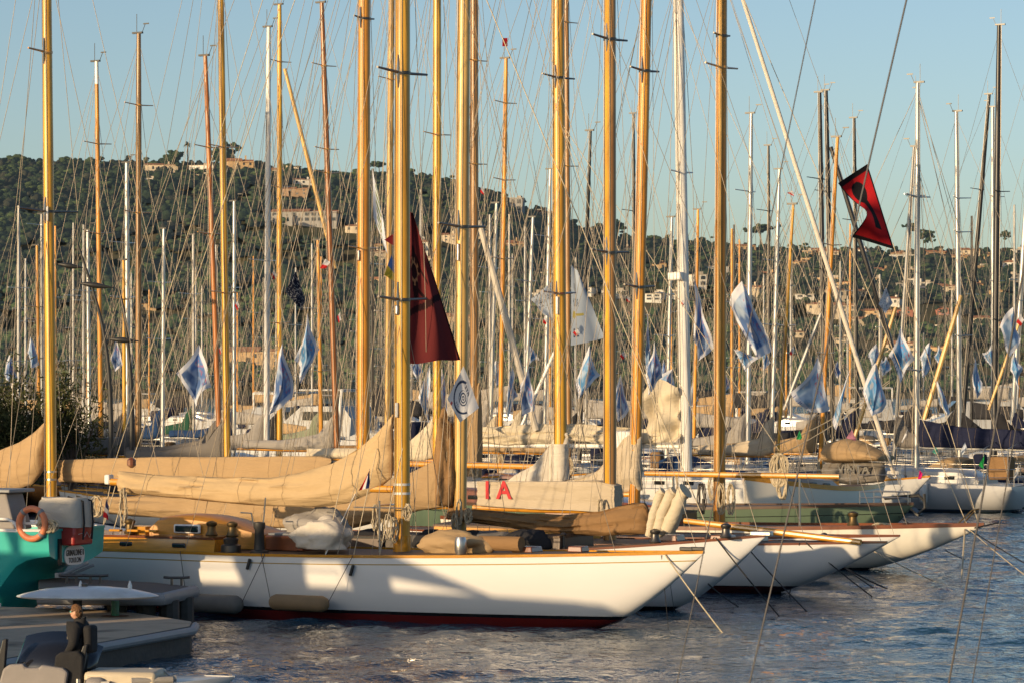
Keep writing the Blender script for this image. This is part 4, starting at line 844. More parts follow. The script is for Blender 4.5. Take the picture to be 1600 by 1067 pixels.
q = W.loc(1334, 733, -.42); text_mesh('lettering', 'VINTA', .42, 'black_paint', Matrix.Translation((q.x, -.47, q.z)) @ Matrix.Rotation(R(90), 4, 'X'), W.root, .004, .01)
W.boom(W.loc(745, 694).x, -.2, W.zpy(699), W.zpy(697), .09, 'white_spar')
fs = []
for i in range(40):
    t = i/39; pxl = 1005+math.sin(t*1.6)*4+8*NREAL(Vector((t*4, 1, 0))); pxr = 1062+10*NREAL(Vector((t*5, 3, 0))); py = 605+85*t
    rr = []
    for j in range(30):
        u = j/29; c_ = W.loc(lerp(pxl, pxr, u), py+(1-u)*8*math.sin(t*3)-22*(1-t)*(1-u), -.25); c_.y += -.3*math.sin(u*9+t*5+2*NREAL(Vector((u*3, t*3, 1))))*(.3+.4*t)+.25*math.sin(t*14+u*4)*.6; rr.append(c_)
    fs.append(rr)
dsl = MB().loft(fs, closed=False).build('dropped_sail', 'canvas_cream', None, smooth=80); dsl.matrix_world = Matrix.Translation((W.rx, W.ry, 0)) @ Matrix.Rotation(W.ang, 4, 'Z')
tag(dsl, 'cream sail dropped in big loose folds against the thick white mast', 'sail')
MB().box(-.1, -W.r-.1, W.zpy(432), .3, .3, .3).build('radar_box', 'white_paint', W.root, bevel=.05); MB().box(-.5, 0, W.zpy(432), .3, .25, .3).build('deck_light', 'white_paint', W.root, bevel=.05)
MB().box(-2, -.9, 2.7, 1.0, .8, 1.2).build('white_locker', 'white_paint', W.root, bevel=.05)
for px in (1352, 1375): x = W.loc(px, 780).x; W.fender(x, .9, 'fender_tan', .7, .12)
ld = MB(); x = W.sb-1.2
for k in range(4): ld.tube([(x+k*.02, -W.beam(x)-.05, .5+k*.28), (x+.35, -W.beam(x+.35)-.05, .52+k*.28)], .02, 5)
ld.build('boarding_ladder', 'dark_steel', W.root)
# white wooden-railed boat seen from its bow, moored the other way
W1 = Boat('classic_yacht', 'white boat with varnished rail, bow toward the camera, under the long varnished spar', 'yacht', 8, bow=(1164, 750), zb=1.95, Y=103, mast_px=1225, ang=R(236), B=3.0, group='yachts moored in the rows behind')
W1.hull('hull_cream', (1.55, 1.5, 1.95), ob=.9, os=.6, bp=2.2, sw=.6, railh=.12); W1.house(-2.4, 1.8, .4, .55, 'mahogany', 3, )
# modern white sloop at the right, stern to the right
W3 = Boat('sailing_yacht', 'modern white sloop at the right with white and cylindrical fenders, open stern to the right', 'sailboat', 12.5, mast_px=1433, mast_Y=127, sm=7.9, ang=R(150), group='yachts moored in the rows behind', B=3.9)
W3.hull('hull_modern', (1.05, 1.15, 1.4), ob=.5, os=.5, sw=.85, bp=2.3, deck='grp', rail=None, stem=1.0); W3.house(-3, 3.4, .55, .6, 'grp', 4); W3.pulpit(); W3.pulpit(True); W3.lifelines(W3.ss+1, W3.sb-1.5, 7)
W3.mast('silver_spar', 8, top=(1434, 130), base=(1432, 760)); W3.rig(.012, [W3.spreader(308, 1.3, 'silver_spar'), W3.spreader(578, 1.3, 'silver_spar')][-1:], hal=3)
W3.cover([(-4.6, 3.2), (-2, 3.3), (-.1, 3.6)], [(-4.6, 2.45), (-.1, 2.5)], 'canvas_navy', local=True, seed=27, th=.25); W3.boom(-4.9, -.1, 2.45, 2.5, .08, 'silver_spar')
W3.fender(W3.loc(1475, 780).x, .8, 'white_paint', 1.0, .16, 1); W3.fender(W3.loc(1440, 775).x, .95, 'white_paint', 1.1, .2, 1)
bi = MB()
for x in (-4.4, -3.4): bi.tube([(x, -1.5, 1.1), (x, -1.5, 2.5), (x, 0, 2.8), (x, 1.5, 2.5), (x, 1.5, 1.1)], .02, 6)
bi.build('bimini_frame', 'steel', W3.root); x = -4.0
MB().tube([(x, 0, 1.2), (x, 0, 2.0)], .12, 8).build('steering_pedestal', 'grey_paint', W3.root)
MB().box(-3.9, .9, 1.75, .9, .7, .9).build('cockpit_cover', 'canvas_brown_canvas', W3.root, bevel=.1)
rows = [
 # px, Y, w, spar, top, L, hull, style, cover, spreaders, label, extra
 (159, 128, 8, 'spar_amber', (151, 97), 11, 'hull_white', 'c', cv('grey_canvas'), (225, 365), 'yacht with amber mast capped in white at far left', dict(cap=7.7+6)),
 (216, 122, 10, 'spar_brown', (217, 53), 12, 'hull_wood', 'c', cv('grey_canvas'), (165, 333), 'yacht with weathered brown mast and flat head left of the palm', dict()),
 (346, 116, 9, 'spar_red', (321, 88), 12, 'hull_white', 'c', cv('grey_canvas'), (366, 230), 'yacht with reddish mast leaning left beside the honey mast', dict()),
 (356, 110, 11, 'spar_honey', (345, 0), 12, 'hull_white', 'c', cv('grey_canvas'), (230, 458), 'yacht with honey mast rising out of the picture beside the reddish leaning mast', dict(H=24)),
 (416, 134, 9, 'white_spar', (420, 43), 12, 'hull_white', 'm', cv('pale_grey'), (408,), 'yacht with slim white mast among the left wooden masts', dict()),
 (437, 140, 9, 'spar_honey', (437, 8), 12, 'hull_navy', 'c', cv('charcoal'), (97, 293, 505), 'gaff yacht with honey mast and long pale diagonal spar', dict()),
 (528, 130, 10, 'spar_red', (503, 5), 13, 'hull_wood', 'c', cv('pale_grey'), (102, 233, 270), 'yacht with dark red mast leaning left, next to the thick amber mast', dict()),
 (503, 146, 7, 'spar_amber', (497, 376), 9, 'hull_white', 'c', cv('sage'), (580,), 'small yacht with short amber mast left of the thick amber mast', dict()),
 (200, 150, 8, 'silver_spar', (198, 255), 11, 'hull_modern', 'm', cv('pale_grey'), (380, 465), 'sloop with plain silver mast just left of the weathered brown mast', dict()),
 (62, 145, 6, 'spar_amber', (58, 384), 9, 'hull_white', 'c', cv('charcoal'), (480, 560), 'small yacht with short amber mast left of the bright yellow mast', dict()),
 (195, 136, 6, 'spar_honey', (193, 407), 9, 'hull_white', 'c', cv('grey_canvas'), (468,), 'small yacht with short honey mast beside the curved lamp posts', dict()),
 (254, 158, 6, 'silver_spar', (256, 358), 10, 'hull_modern', 'm', cv('blue_canvas'), (442, 530), 'sloop with short silver mast and blue boom cover right of the weathered brown mast', dict()),
 (140, 165, 6, 'silver_spar', (137, 360), 10, 'hull_modern', 'm', cv('pale_grey'), (455,), 'sloop with thin silver mast just left of the white-capped amber mast', dict()),
 (66, 178, 5, 'grey_spar', (65, 335), 11, 'hull_white', 'm', cv('pale_grey'), (352, 500), 'sloop with grey mast and white spreaders at far left edge', dict()),
 (303, 172, 5, 'grey_spar', (302, 367), 10, 'hull_white', 'm', cv('green_canvas'), (460,), 'sloop with grey mast and green cover left of the reddish leaning mast', dict()),
 (366, 160, 6, 'silver_spar', (366, 315), 11, 'hull_modern', 'm', cv('blue_canvas'), (450,), 'sloop with silver mast just right of the tall honey mast', dict()),
 (781, 130, 8, 'spar_amber', (791, 92), 12, 'hull_white', 'c', cv('cream'), (162, 282, 405), 'yacht with slim amber mast and small red flag at its head', dict()),
 (889, 124.5, 9, 'spar_brown', (885, 0), 13, 'hull_wood', 'c', cv('tan'), (35, 260), 'yacht with brown mast almost hidden behind the thick mast with the white fitting', dict(H=24)),
 (905, 138, 6, 'black_spar', (923, 205), 11, 'hull_navy', 'm', cv('charcoal'), (420,), 'sloop with leaning black mast left of the two-toned brown mast', dict()),
 (1168, 136, 8, 'silver_spar', (1174, 178), 12, 'hull_navy', 'm', cv('pale_grey'), (300, 485), 'sloop with bright silver mast right of the amber mast', dict()),
 (1041, 146, 6, 'silver_spar', (1050, 340), 10, 'hull_modern', 'm', cv('cream'), (460, 525), 'sloop with silver mast just left of the thick white mast', dict()),
 (1212, 120, 5.5, 'spar_honey', (1240, 320), 9, 'hull_white', 'c', cv('beige'), (510,), 'small yacht with thin honey mast leaning right, small pennant at its head', dict()),
 (1280, 124, 7, 'spar_amber', (1309, 215), 11, 'hull_white', 'c', cv('tan'), (384, 553), 'yacht with amber mast leaning right, left of the red and black flag', dict()),
 (1205, 157, 6.5, 'silver_spar', (1218, 265), 11, 'hull_navy', 'm', cv('navy'), (408, 508), 'sloop with silver mast leaning right behind the thin honey mast', dict()),
 (1290, 146, 8, 'black_spar', (1281, 145), 12, 'hull_navy', 'm', cv('charcoal'), (280, 420), 'sloop with black mast, left one of the close black pair', dict()),
 (1303, 151.5, 8, 'black_spar', (1291, 142), 12, 'hull_navy', 'm', cv('charcoal'), (300, 440), 'sloop with black mast, right one of the close black pair', dict()),
 (1340, 160, 6, 'black_spar', (1335, 185), 12, 'hull_white', 'm', cv('navy'), (345,), 'sloop with slim black mast directly behind the red and black flag', dict()),
 (1395, 136, 6, 'grey_spar', (1428, 230), 11, 'hull_navy', 'm', cv('grey_canvas'), (307, 575), 'sloop with grey mast leaning right, right of the red and black flag', dict(ang=R(150))),
 (1500, 140, 8, 'silver_spar', (1494, 175), 12, 'hull_modern', 'm', cv('charcoal'), (310, 363, 525), 'sloop with white-silver mast and dark boom cover left of the tallest black mast', dict(ang=R(150), clen=6)),
 (1553, 150, 10, 'black_spar', (1561, 40), 14, 'hull_navy', 'm', cv('charcoal'), (300, 500), 'sloop with the tallest black mast, angled head, near the right edge', dict(ang=R(150))),
 (1552, 166, 7, 'silver_spar', (1551, 168), 12, 'hull_modern', 'm', cv('charcoal'), (308, 440), 'sloop with silver mast just left of the tallest black mast', dict(ang=R(150))),
 (1578, 157, 8, 'silver_spar', (1602, 340), 12, 'hull_modern', 'm', cv('navy'), (470,), 'sloop with silver mast at the right edge of the picture', dict(ang=R(150), H=22)),
 (1500, 172, 7, 'black_spar', (1546, 148), 12, 'hull_modern', 'm', cv('charcoal'), (298, 440), 'sloop with black mast leaning strongly right beside the right silver masts', dict()),
 (1084, 155, 5.5, 'spar_amber', (1091, 328), 10, 'hull_white', 'c', cv('cream'), (470,), 'small yacht with thin amber mast just right of the thick white mast', dict()),
 (1203, 170, 5, 'black_spar', (1201, 228), 11, 'hull_white', 'm', cv('navy'), (330,), 'sloop with thin black mast right of the bright silver mast', dict()),
 (1430, 190, 5, 'black_spar', (1433, 138), 13, 'hull_white', 'm', cv('charcoal'), (309,), 'sloop with thin black mast close behind the silver mast beside the red-black flag', dict()),
 (992, 176, 5.5, 'black_spar', (990, 178), 12, 'hull_white', 'm', cv('charcoal'), (330,), 'sloop with black mast half hidden by the amber mast left of the thick white mast', dict()),
 (765, 141, 6, 'silver_spar', (776, 318), 10, 'hull_navy', 'm', cv('pale_grey'), (420,), 'sloop with silver mast leaning right between the pale mast and the slim amber mast', dict()),
 (818, 152, 6, 'silver_spar', (833, 340), 10, 'hull_navy', 'm', cv('cream'), (440,), 'sloop with silver mast leaning right just right of the slim amber mast', dict()),
 (850, 166, 6, 'silver_spar', (860, 265), 12, 'hull_modern', 'm', cv('pale_grey'), (370, 500), 'sloop with silver mast half hidden left of the thick mast with the white fitting', dict()),
]
for px, Y, w, spar, top, L, hl, st, cov, sp, lab, ex in rows:
    bb = back(px, Y, w, spar, top, L, hl, st, cov, sp, lab, 'classic_yacht' if st == 'c' else 'sailing_yacht', **ex)
    if px == 1578:
        q = bb.loc(1556, 694, .35); q.x = min(q.x, -.8); MB().tube([(q.x+.22*math.cos(a), .36, bb.deckz+1.45+.22*math.sin(a)) for a in [2*math.pi*j/20 for j in range(21)]], .03, 6).build('ring_emblem', 'white_paint', bb.root)
def lean_spar(px0, py0, px1, py1, Y, w, m, lab, name='leaning_spar'):
    a, b = P(px0, py0, Y), P(px1, py1, Y); o = MB().tube([a, a.lerp(b, .5), b], [w/2*Y/F*.8, w/2*Y/F, w/2*Y/F*.9], 8).build(name, m, None); tag(o, lab, 'spar')
lean_spar(445, 108, 524, 420, 139, 7, 'spar_pale', 'long pale gaff slanting down right from the honey gaff mast')
lean_spar(748, 345, 838, 672, 119, 11, 'canvas_bone', 'white furled sail slanting left of the thick mast with the white fitting')
lean_spar(880, 520, 812, 672, 121, 6, 'white_spar', 'thin white pole slanting left below the torn white lettered flag')
lean_spar(1502, 462, 1444, 655, 134, 8, 'spar_pale', 'pale wooden pole slanting left in front of the right silver mast')
lean_spar(1400, 480, 1330, 700, 134, 7, 'spar_pale', 'pale wooden pole slanting left below the small white pennant flag')
lean_spar(1594, 500, 1545, 640, 133, 5, 'spar_pale', 'thin pale pole slanting left at the right edge')
lean_spar(1283, 490, 1225, 640, 131, 6, 'grey_spar', 'grey pole slanting left of the amber mast leaning right')
lean_spar(1298, 230, 1395, 545, 133, 8, 'black_spar', 'black furled sail slanting down right under the red and black flag')
# distant boats beyond, told apart by nothing
far0 = Boat('distant_sailboat', 'small distant sailboat with a bare silver mast in the far part of the harbour', 'sailboat', 10, mast_px=40, mast_Y=230, sm=4.2, group='small distant sailboats in the far rows')
far0.hull('hull_modern', (1.0, 1.1, 1.3), ob=.6, os=.5, sw=.8, bp=2.3, deck='deck_grey', rail=None, stem=1.0); far0.house(-2.2, 1.8, .5, .6, 'grp', 2); far0.mast('grey_spar', 4.2, H=14, n=6)
for z in (5.5, 9.5): MB().tube([(0, -1, z), (0, 1, z)], .03, 4).build('spreader', 'silver_spar', far0.root)
for a_, b_ in (((4.1, 0, 1.3), (0, 0, 13.8)), ((-5.6, 0, 1.1), (0, 0, 13.8)), ((0, -1.4, 1.2), (0, -1, 9.5)), ((0, 1.4, 1.2), (0, 1, 9.5))): far0.stay(a_, b_, .010, 'wire')
far0.cover([(-3.8, 2.9), (-.1, 3.3)], [(-3.8, 2.3), (-.1, 2.3)], 'canvas_pale_grey', local=True, n=12, wr=.04)
for a_, b_ in (((-5.6, .4, 1.1), (0, 0, 10)), ((2.5, 0, 1.3), (0, 0, 10.5)), ((-.5, -1.4, 1.2), (0, 0, 6)), ((-3.5, 0, 2.6), (0, 0, 13.5)), ((-2, -.9, 1.3), (.1, -.1, 13))): far0.stay(a_, b_, .008, 'wire')
MB().box(-3.2, 0, 1.6, 1.2, 1.8, .9).build('sprayhood', 'canvas_navy', far0.root, bevel=.2)
far1 = copy_tree(far0.root, (300, 300, 0)); far2 = copy_tree(far0.root, (300, 300, 0))
for fr_, mk, ck, lb_ in ((far1, 'black_spar', 'canvas_charcoal', 'small distant sailboat with a dark mast in the far part of the harbour'), (far2, 'spar_amber', 'canvas_tan', 'small distant sailboat with a wooden mast in the far part of the harbour')):
    fr_['label'] = lb_; fr_['group'] = lb_.replace('sailboat', 'sailboats').replace('a ', '')
    for ch in fr_.children:
        if ch.name.startswith(('mast', 'sail_cover')): ch.data = ch.data.copy(); ch.data.materials[0] = M[mk if ch.name.startswith('mast') else ck]
rd = random.Random(11); spots = [(far0.rx, far0.ry)]
for k in range(84):
    for _ in range(60):
        Y = rd.uniform(196, 390); px = rd.uniform(-30, 1630); X = (px-800)/F*Y
        if all(abs(X-a)/1+abs(Y-b_)*1.2 > 6 for a, b_ in spots): break
    else:
        continue
    spots.append((X, Y)); src = far1 if k % 4 == 1 else far2 if k % 4 == 3 else far0.root; o = copy_tree(src, (X, Y, 0), HEAD+rd.choice((0, math.pi))+rd.uniform(-.15, .15)) if k not in (1, 3) else src; o.location = (X, Y, 0); s = rd.uniform(.8, 1.25); o.scale = (s, s, s*rd.uniform(.9, 1.3))
# distant motor cruisers
mc = thing('motor_cruiser', (-40, 215, 0), HEAD, 'small distant white motor cruiser in the far part of the harbour', 'motorboat', 'small distant motor cruisers in the far rows')
def cruiser(g, L=11):
    fk = Boat.__new__(Boat); fk.root = g; fk.L = L; fk.B = 3.6; fk.sb = L*.5; fk.ss = -L*.5; fk.hull('hull_modern', (1.3, 1.5, 2.1), ob=1.6, os=.2, sw=.9, bp=2.6, deck='grp', rail=None, stem=1.0)
    r = []
    for x, h, w in ((-3.2, 2.6, 1.4), (-2.6, 3.3, 1.4), (.6, 3.3, 1.35), (2.2, 2.3, 1.2), (3.6, 1.8, .7)): r.append([(x, -w, 1.3), (x, -w*.9, h), (x, w*.9, h), (x, w, 1.3)])
    c = MB().loft(r, True, True, True).build('cabin', 'grp', g, smooth=30)
    for sd in (-1, 1): MB().box(-1.0, sd*1.33, 2.75, 2.8, .06, .5).build('window', 'glass', c, smooth=0)
    MB().box(1.5, 0, 2.85, .9, 1.9, .5, ry=.75).build('windscreen', 'glass', c, smooth=0)
    ar = MB(); ar.tube([(-2.4, -1.5, 1.6), (-2.6, -1.4, 4.2), (-2.6, 1.4, 4.2), (-2.4, 1.5, 1.6)], .09, 6); ar.build('radar_arch', 'white_paint', g)
    MB().box(-1.0, 0, 4.25, 3.4, 2.7, .12).build('hardtop', 'grp', g, bevel=.04)
cruiser(mc)
for k in range(13):
    for _ in range(40):
        Y = rd.uniform(195, 380); px = rd.uniform(0, 1600); X = (px-800)/F*Y
        if all(abs(X-a)/1.2+abs(Y-b_)*1.2 > 7 for a, b_ in spots): break
    else: continue
    spots.append((X, Y))
    if k == 0: mc.location = (X, Y, 0)
    else: o = copy_tree(mc, (X, Y, 0), rd.uniform(0, 6.28)); s = rd.uniform(.8, 1.3); o.scale = (s, s, s)

# ------------------------------------------------------------------ flags
nt = NT('flag_cloth'); nt.set(Roughness=.85); nt.b.inputs['Specular IOR Level'].default_value = .1
at = nt.n('ShaderNodeAttribute', attribute_name='tint'); nt.l(at.outputs['Color'], nt.b.inputs['Base Color'])
tr_ = nt.n('ShaderNodeBsdfTranslucent'); nt.l(at.outputs['Color'], tr_.inputs[0]); ms = nt.n('ShaderNodeMixShader'); ms.inputs[0].default_value = .25
nt.l(nt.b.outputs[0], ms.inputs[1]); nt.l(tr_.outputs[0], ms.inputs[2]); nt.l(ms.outputs[0], nt.out.inputs[0]); M['flag_cloth'] = nt.m
GLY = {'K': ('1001', '1010', '1100', '1010', '1001'), '3': ('1110', '0001', '0110', '0001', '1110'), '8': ('0110', '1001', '0110', '1001', '0110'), 'I': ('111', '010', '010', '010', '111'), 'T': ('111', '010', '010', '010', '010'), 'A': ('0110', '1001', '1111', '1001', '1001'), 'B': ('1110', '1001', '1110', '1001', '1110'), 'C': ('0111', '1000', '1000', '1000', '0111'), 'P': ('1110', '1001', '1110', '1000', '1000'), 'E': ('111', '100', '110', '100', '111'), '1': ('01', '11', '01', '01', '01'), '.': ('0', '0', '0', '0', '1')}
def glyph(txt, u, v, u0, v0, h):
    """is (u,v) inside bitmap text whose top-left is (u0,v0); u right, v down"""
    px = h/5; x = (u-u0)/px; y = (v-v0)/px
    if not 0 <= y < 5: return False
    for ch in txt:
        g = GLY[ch]; w = len(g[0])
        if 0 <= x < w: return g[int(y)][int(x)] == '1'
        x -= w+1
    return False
def flag(label, quad, Y, colf, res=26, fold=.12, depth=(0, .25, 0, -.25), name='flag', group=None, seed=0, wav=2.2, curl=0, cat='flag', crease=0, pinch=0, bow=0):
    """quad = photo pixels of the cloth's corners hoist-top, fly-top, fly-bottom, hoist-bottom; depth = how far each corner swings out"""
    qs = [P(x, y, Y+d) for (x, y), d in zip(quad, depth)]; V = []; T = []; r4 = random.Random(int(seed)*13+1); ed4 = [r4.uniform(-.14, .2)*bow for _ in range(4)]
    for i in range(res+1):
        v = i/res
        for j in range(res+1):
            u = j/res; e4 = ed4; p = qs[0]*(1-u)*(1-v)+qs[1]*u*(1-v)+qs[2]*u*v+qs[3]*(1-u)*v
            dv_ = (qs[3]-qs[0])*(1-u)+(qs[2]-qs[1])*u; du_ = (qs[1]-qs[0])*(1-v)+(qs[2]-qs[3])*v
            p = p+dv_*math.sin(math.pi*u)*(e4[0]*(1-v)**2-e4[1]*v*v)+du_*math.sin(math.pi*v)*(e4[2]*(1-u)**2-e4[3]*u*u)
            s = Vector((u*wav+seed*3.7, v*wav*.8+seed*1.3, seed*.7)); e = .35+.65*u
            p = p+Vector((NREAL(s)*.45*fold, (NREAL(s+Vector((5, 5, 5)))+.5*math.sin((u*1.1+v*.8)*wav*2.6+seed))*2.2*fold*e, NREAL(s+Vector((9, 1, 3)))*.35*fold+curl*math.sin(math.pi*u)*fold))
            p.y -= crease*(1-min(1, abs(u-v)*1.5)**.8); p.x += pinch*((u-v)*abs(u-v))*-.35
            V.append(p); T.append((*colf(u, v), 1))
    V = np.array([tuple(p) for p in V]); k = res+1; i = np.arange(res*res); r, c = i//res, i % res; a = r*k+c
    o = np_mesh(name, V, np.stack([a, a+1, a+k+1, a+k], 1), 'flag_cloth', None, np.array(T)); tag(o, label, cat, group); return o
def regatta(seed, tone=0):
    rd = random.Random(seed); off = Vector((seed*1.7, seed*.9, 0)); blues = ((.10, .20, .46), (.10, .32, .62), (.26, .43, .66))[tone]
    def f(u, v):
        if min(u, v, 1-u, 1-v) < .13: 
            if 1-v < .09 and NREAL(Vector((u*26, seed, 0))) > .25: return (.06, .08, .25)
            return (.72, .74, .80)
        n = NREAL(Vector((u*3.2, v*3.2, 0))+off)+.5*NREAL(Vector((u*8, v*8, 2))+off); w = .5+.1*math.sin(u*5+seed)+.08*n
        k_ = min(1, max(0, (v-w)*9+.5)); c = tuple(x*lerp(1.05, .74, k_)+.02 for x in blues)
        m_ = max(0, min(1, n*2.0))*.8; c = tuple(lerp(x, y, m_) for x, y in zip(c, (.50, .62, .76)))
        m_ = max(0, 1-abs(v-w)/.05)*.45; c = tuple(lerp(x, y, m_) for x, y in zip(c, (.60, .68, .80)))
        if n < -.42: c = tuple(lerp(x, y, .5) for x, y in zip(c, (.62, .55, .48)))
        if v < .36 and .2 < u < .85 and abs(NREAL(Vector((u*9, v*13, seed)))) < .05: c = (.50, .16, .22)
        return c
    return f
RG = 'blue and white regatta flags'
REG = [  # top, right, bottom, left photo pixels, Y, label
 ((309, 538), (332, 604), (306, 637), (274, 584), 98, 'widest regatta flag of the left group, just left of the leaning reddish mast', 0),
 ((482, 491), (499, 546), (470, 598), (459, 563), 97, 'bright blue regatta flag with diagonal white band left of the short amber mast', 1),
 ((443, 536), (462, 620), (421, 648), (428, 600), 99, 'narrow blue regatta flag partly behind the slim honey gaff mast', 0),
 ((671, 570), (672, 668), (668, 664), (652, 620), 112, 'pale blue regatta flag peeking between nearest yellow mast and honey mast', 2),
 ((691, 575), (702, 650), (690, 655), (680, 600), 118, 'dark blue strip of regatta flag left of the white emblem flag', 0),
 ((800, 573), (805, 610), (793, 660), (789, 640), 117, 'thin folded regatta flag just right of the slim amber mast', 2),
 ((826, 573), (838, 640), (815, 652), (812, 600), 118, 'small blue regatta flag under the leaning white furled sail', 0),
 ((921, 540), (940, 588), (905, 625), (899, 592), 105, 'crumpled regatta flag hanging below the torn white lettered flag', 1),
 ((970, 585), (985, 640), (965, 660), (960, 620), 117, 'blue regatta flag behind and right of the two-toned brown mast', 0),
 ((1012, 485), (1018, 580), (1010, 590), (1008, 560), 119, 'thin strip of regatta flag just right of the leaning amber mast', 2),
 ((1022, 532), (1036, 590), (1014, 618), (1008, 572), 108, 'blue regatta flag between the leaning amber mast and the thick white mast', 0),
 ((1050, 575), (1058, 610), (1030, 640), (1018, 602), 118, 'regatta flag tucked under the spreader left of the thick white mast', 2),
 ((1086, 437), (1118, 544), (1092, 563), (1082, 535), 100, 'long dark blue regatta flag just right of the thick white mast', 0),
 ((1157, 440), (1208, 545), (1182, 562), (1137, 475), 96, 'largest regatta flag, wide with white lower edge, right of the amber mast', 0),
 ((1150, 545), (1186, 560), (1164, 580), (1146, 545), 97, 'lower corner of a second regatta flag under the largest regatta flag', 1),
 ((1281, 555), (1296, 640), (1268, 645), (1234, 612), 104, 'pale crumpled regatta flag behind the amber mast leaning right', 2),
 ((1328, 575), (1322, 600), (1305, 672), (1300, 655), 101, 'narrow bright blue regatta flag left of the white furled headsail', 1),
 ((1368, 565), (1386, 630), (1362, 650), (1348, 615), 103, 'blue regatta flag with white waves behind the white furled headsail', 1),
 ((1409, 508), (1429, 560), (1406, 598), (1388, 555), 104, 'broad regatta flag hanging across the grey leaning mast', 1),
 ((1452, 535), (1456, 570), (1440, 590), (1436, 560), 120, 'small regatta flag between silver mast and the pale wooden pole', 2),
 ((1464, 594), (1484, 640), (1478, 650), (1466, 625), 122, 'small pale regatta flag below the pale wooden pole', 2),
 ((1523, 556), (1534, 598), (1528, 625), (1519, 600), 120, 'slim blue regatta flag left of the tallest black mast', 1),
 ((1581, 480), (1594, 530), (1577, 558), (1563, 510), 112, 'pale crumpled regatta flag near the right edge, upper of two', 2),
 ((1582, 550), (1597, 575), (1591, 607), (1577, 578), 113, 'blue regatta flag near the right edge, lower of two', 1),
 ((180, 530), (192, 570), (180, 580), (171, 560), 120, 'regatta flag behind the slim left masts beside the weathered brown mast', 0),
 ((48, 525), (62, 570), (50, 575), (42, 550), 121, 'regatta flag left of the bright yellow mast, upper one', 2),
 ((17, 552), (28, 590), (14, 598), (6, 585), 123, 'regatta flag at the left edge, lower one', 0)]
for k, (t, r_, b_, l_, Y, lab, tone) in enumerate(REG):
    sz_ = (b_[1]-t[1])*Y/F; flag(lab, (t, r_, b_, l_), Y, regatta(k+1, tone), fold=min(.17, .085*sz_), depth=(0, .18*sz_, 0, .06*sz_), group=RG, seed=k+1, res=36, crease=.16*sz_*(1 if k % 3 else -.6), pinch=.03*sz_, bow=.25 if k == 13 else .6)
rf = random.Random(9)
for k in range(16):
    x_, y_, w_, h_ = rf.uniform(560, 1590), rf.uniform(535, 600), rf.uniform(12, 22), rf.uniform(28, 46); sz_ = h_*160/F
    flag('small regatta flag glimpsed far back among the masts', ((x_, y_), (x_+w_*rf.uniform(.4, .8), y_+h_*rf.uniform(.5, .8)), (x_+w_*rf.uniform(-.3, .2), y_+h_), (x_-w_*rf.uniform(.3, .7), y_+h_*rf.uniform(.3, .6))), 160, regatta(50+k, k % 3), fold=.1, depth=(0, .2, 0, 0), group='small regatta flags far back', seed=50+k, res=18, crease=.13*sz_, bow=.8)
# large dark red flag with a black figure and gear wheel
def darkred(u, v):
    c = (.15, .028, .030)
    if abs(v-(.63-.10*(u-.4))) < .022 and u > -.1: c = (.03, .012, .015)
    x, y = (u-.24)*1.0, (v-.40)*1.9; r = math.hypot(x, y); a = math.atan2(y, x)
    body = ((u-.30)/.17)**2+((v-.35)/.085)**2 < 1 or ((u-.24)/.09)**2+((v-.47)/.12)**2 < 1 or ((u-.27)/.08)**2+((v-.255)/.035)**2 < 1
    if abs((v-.35)-.5*(u-.40)) < .018 and .40 < u < .66 or abs((v-.52)-.30*(u-.3)) < .016 and .3 < u < .68: body = True
    if ((u-.68)/.06)**2+((v-.33)/.05)**2 < 1 and int((u+v)*40) % 2: body = True
    if body: c = (.028, .012, .014)
    if .10 < r < .135 or (.135 <= r < .19 and math.sin(a*9) > .35): c = (.38, .20, .10) if body else c
    if u > .96: c = (.03, .01, .012)
    return c
flag('largest dark red flag with black rearing figure and gear wheel beside the nearest yellow mast', ((640, 331), (645, 333), (721, 561), (640, 568)), 69.5, darkred, res=120, fold=.11, depth=(0, 0, .3, -.2), seed=40, wav=2.6)
flag('small dark red flag corner sticking out left of the nearest yellow mast', ((618, 364), (630, 372), (630, 392), (600, 375)), 69.6, lambda u, v: (.16, .018, .022), res=10, fold=.04, seed=41, depth=(0, 0, 0, 0))
# red flag with black border and black numeral
def redblack(u, v):
    c = (.42, .015, .02)
    x, y = u-.5, v-.5
    g1 = ((u-.55)/.27)**2+((v-.25)/.15)**2 < 1 and not ((u-.54)/.05)**2+((v-.33)/.05)**2 < 1
    g2 = abs(u-(.55-.45*(v-.3))) < .12 and .25 < v < .80
    if g1 or g2: c = (.012, .012, .016)
    if min(u, v*.8, 1-u, 1-v) < .045: c = (.014, .013, .016)
    return c
fl_ = flag('bright red flag with black border and black numeral shape flying at the right', ((1355, 257), (1309, 287), (1330, 371), (1397, 390)), 60, redblack, res=110, fold=.02, depth=(0, -.2, -.2, 0), seed=42, wav=2.0)
me = fl_.data; k = 111   # the fly is folded inwards between its two corners, as the wind holds it
for i in range(k):
    for j in range(k):
        v_ = i/110; u_ = j/110; w_ = math.sin(math.pi*v_)**1.3*u_**1.1; p = me.vertices[i*k+j]; p.co.x += .34*math.sin(math.pi*v_)**1.0*u_**1.5; p.co.y += .5*math.sin(2*math.pi*v_)*u_-.3*w_; p.co.z += -.05*math.sin(2*math.pi*v_)*u_
def white_emblem(u, v):
    c = (.72, .73, .76); r = math.hypot(u-.5, v-.5)
    if .36 < r < .42 and (v > .55 or u < .32): c = (.03, .05, .11)
    if r < .2 and abs(math.sin(r*42+1.2*math.sin(math.atan2(v-.5, u-.5)))) > .72: c = (.03, .05, .11)
    if glyph('ITA', u, v, .34, .17, .1) or glyph('PEC', u, v, .38, .75, .08): c = (.04, .05, .1)
    if v > .9 and .2 < u < .3: c = (.5, .1, .1)
    return c
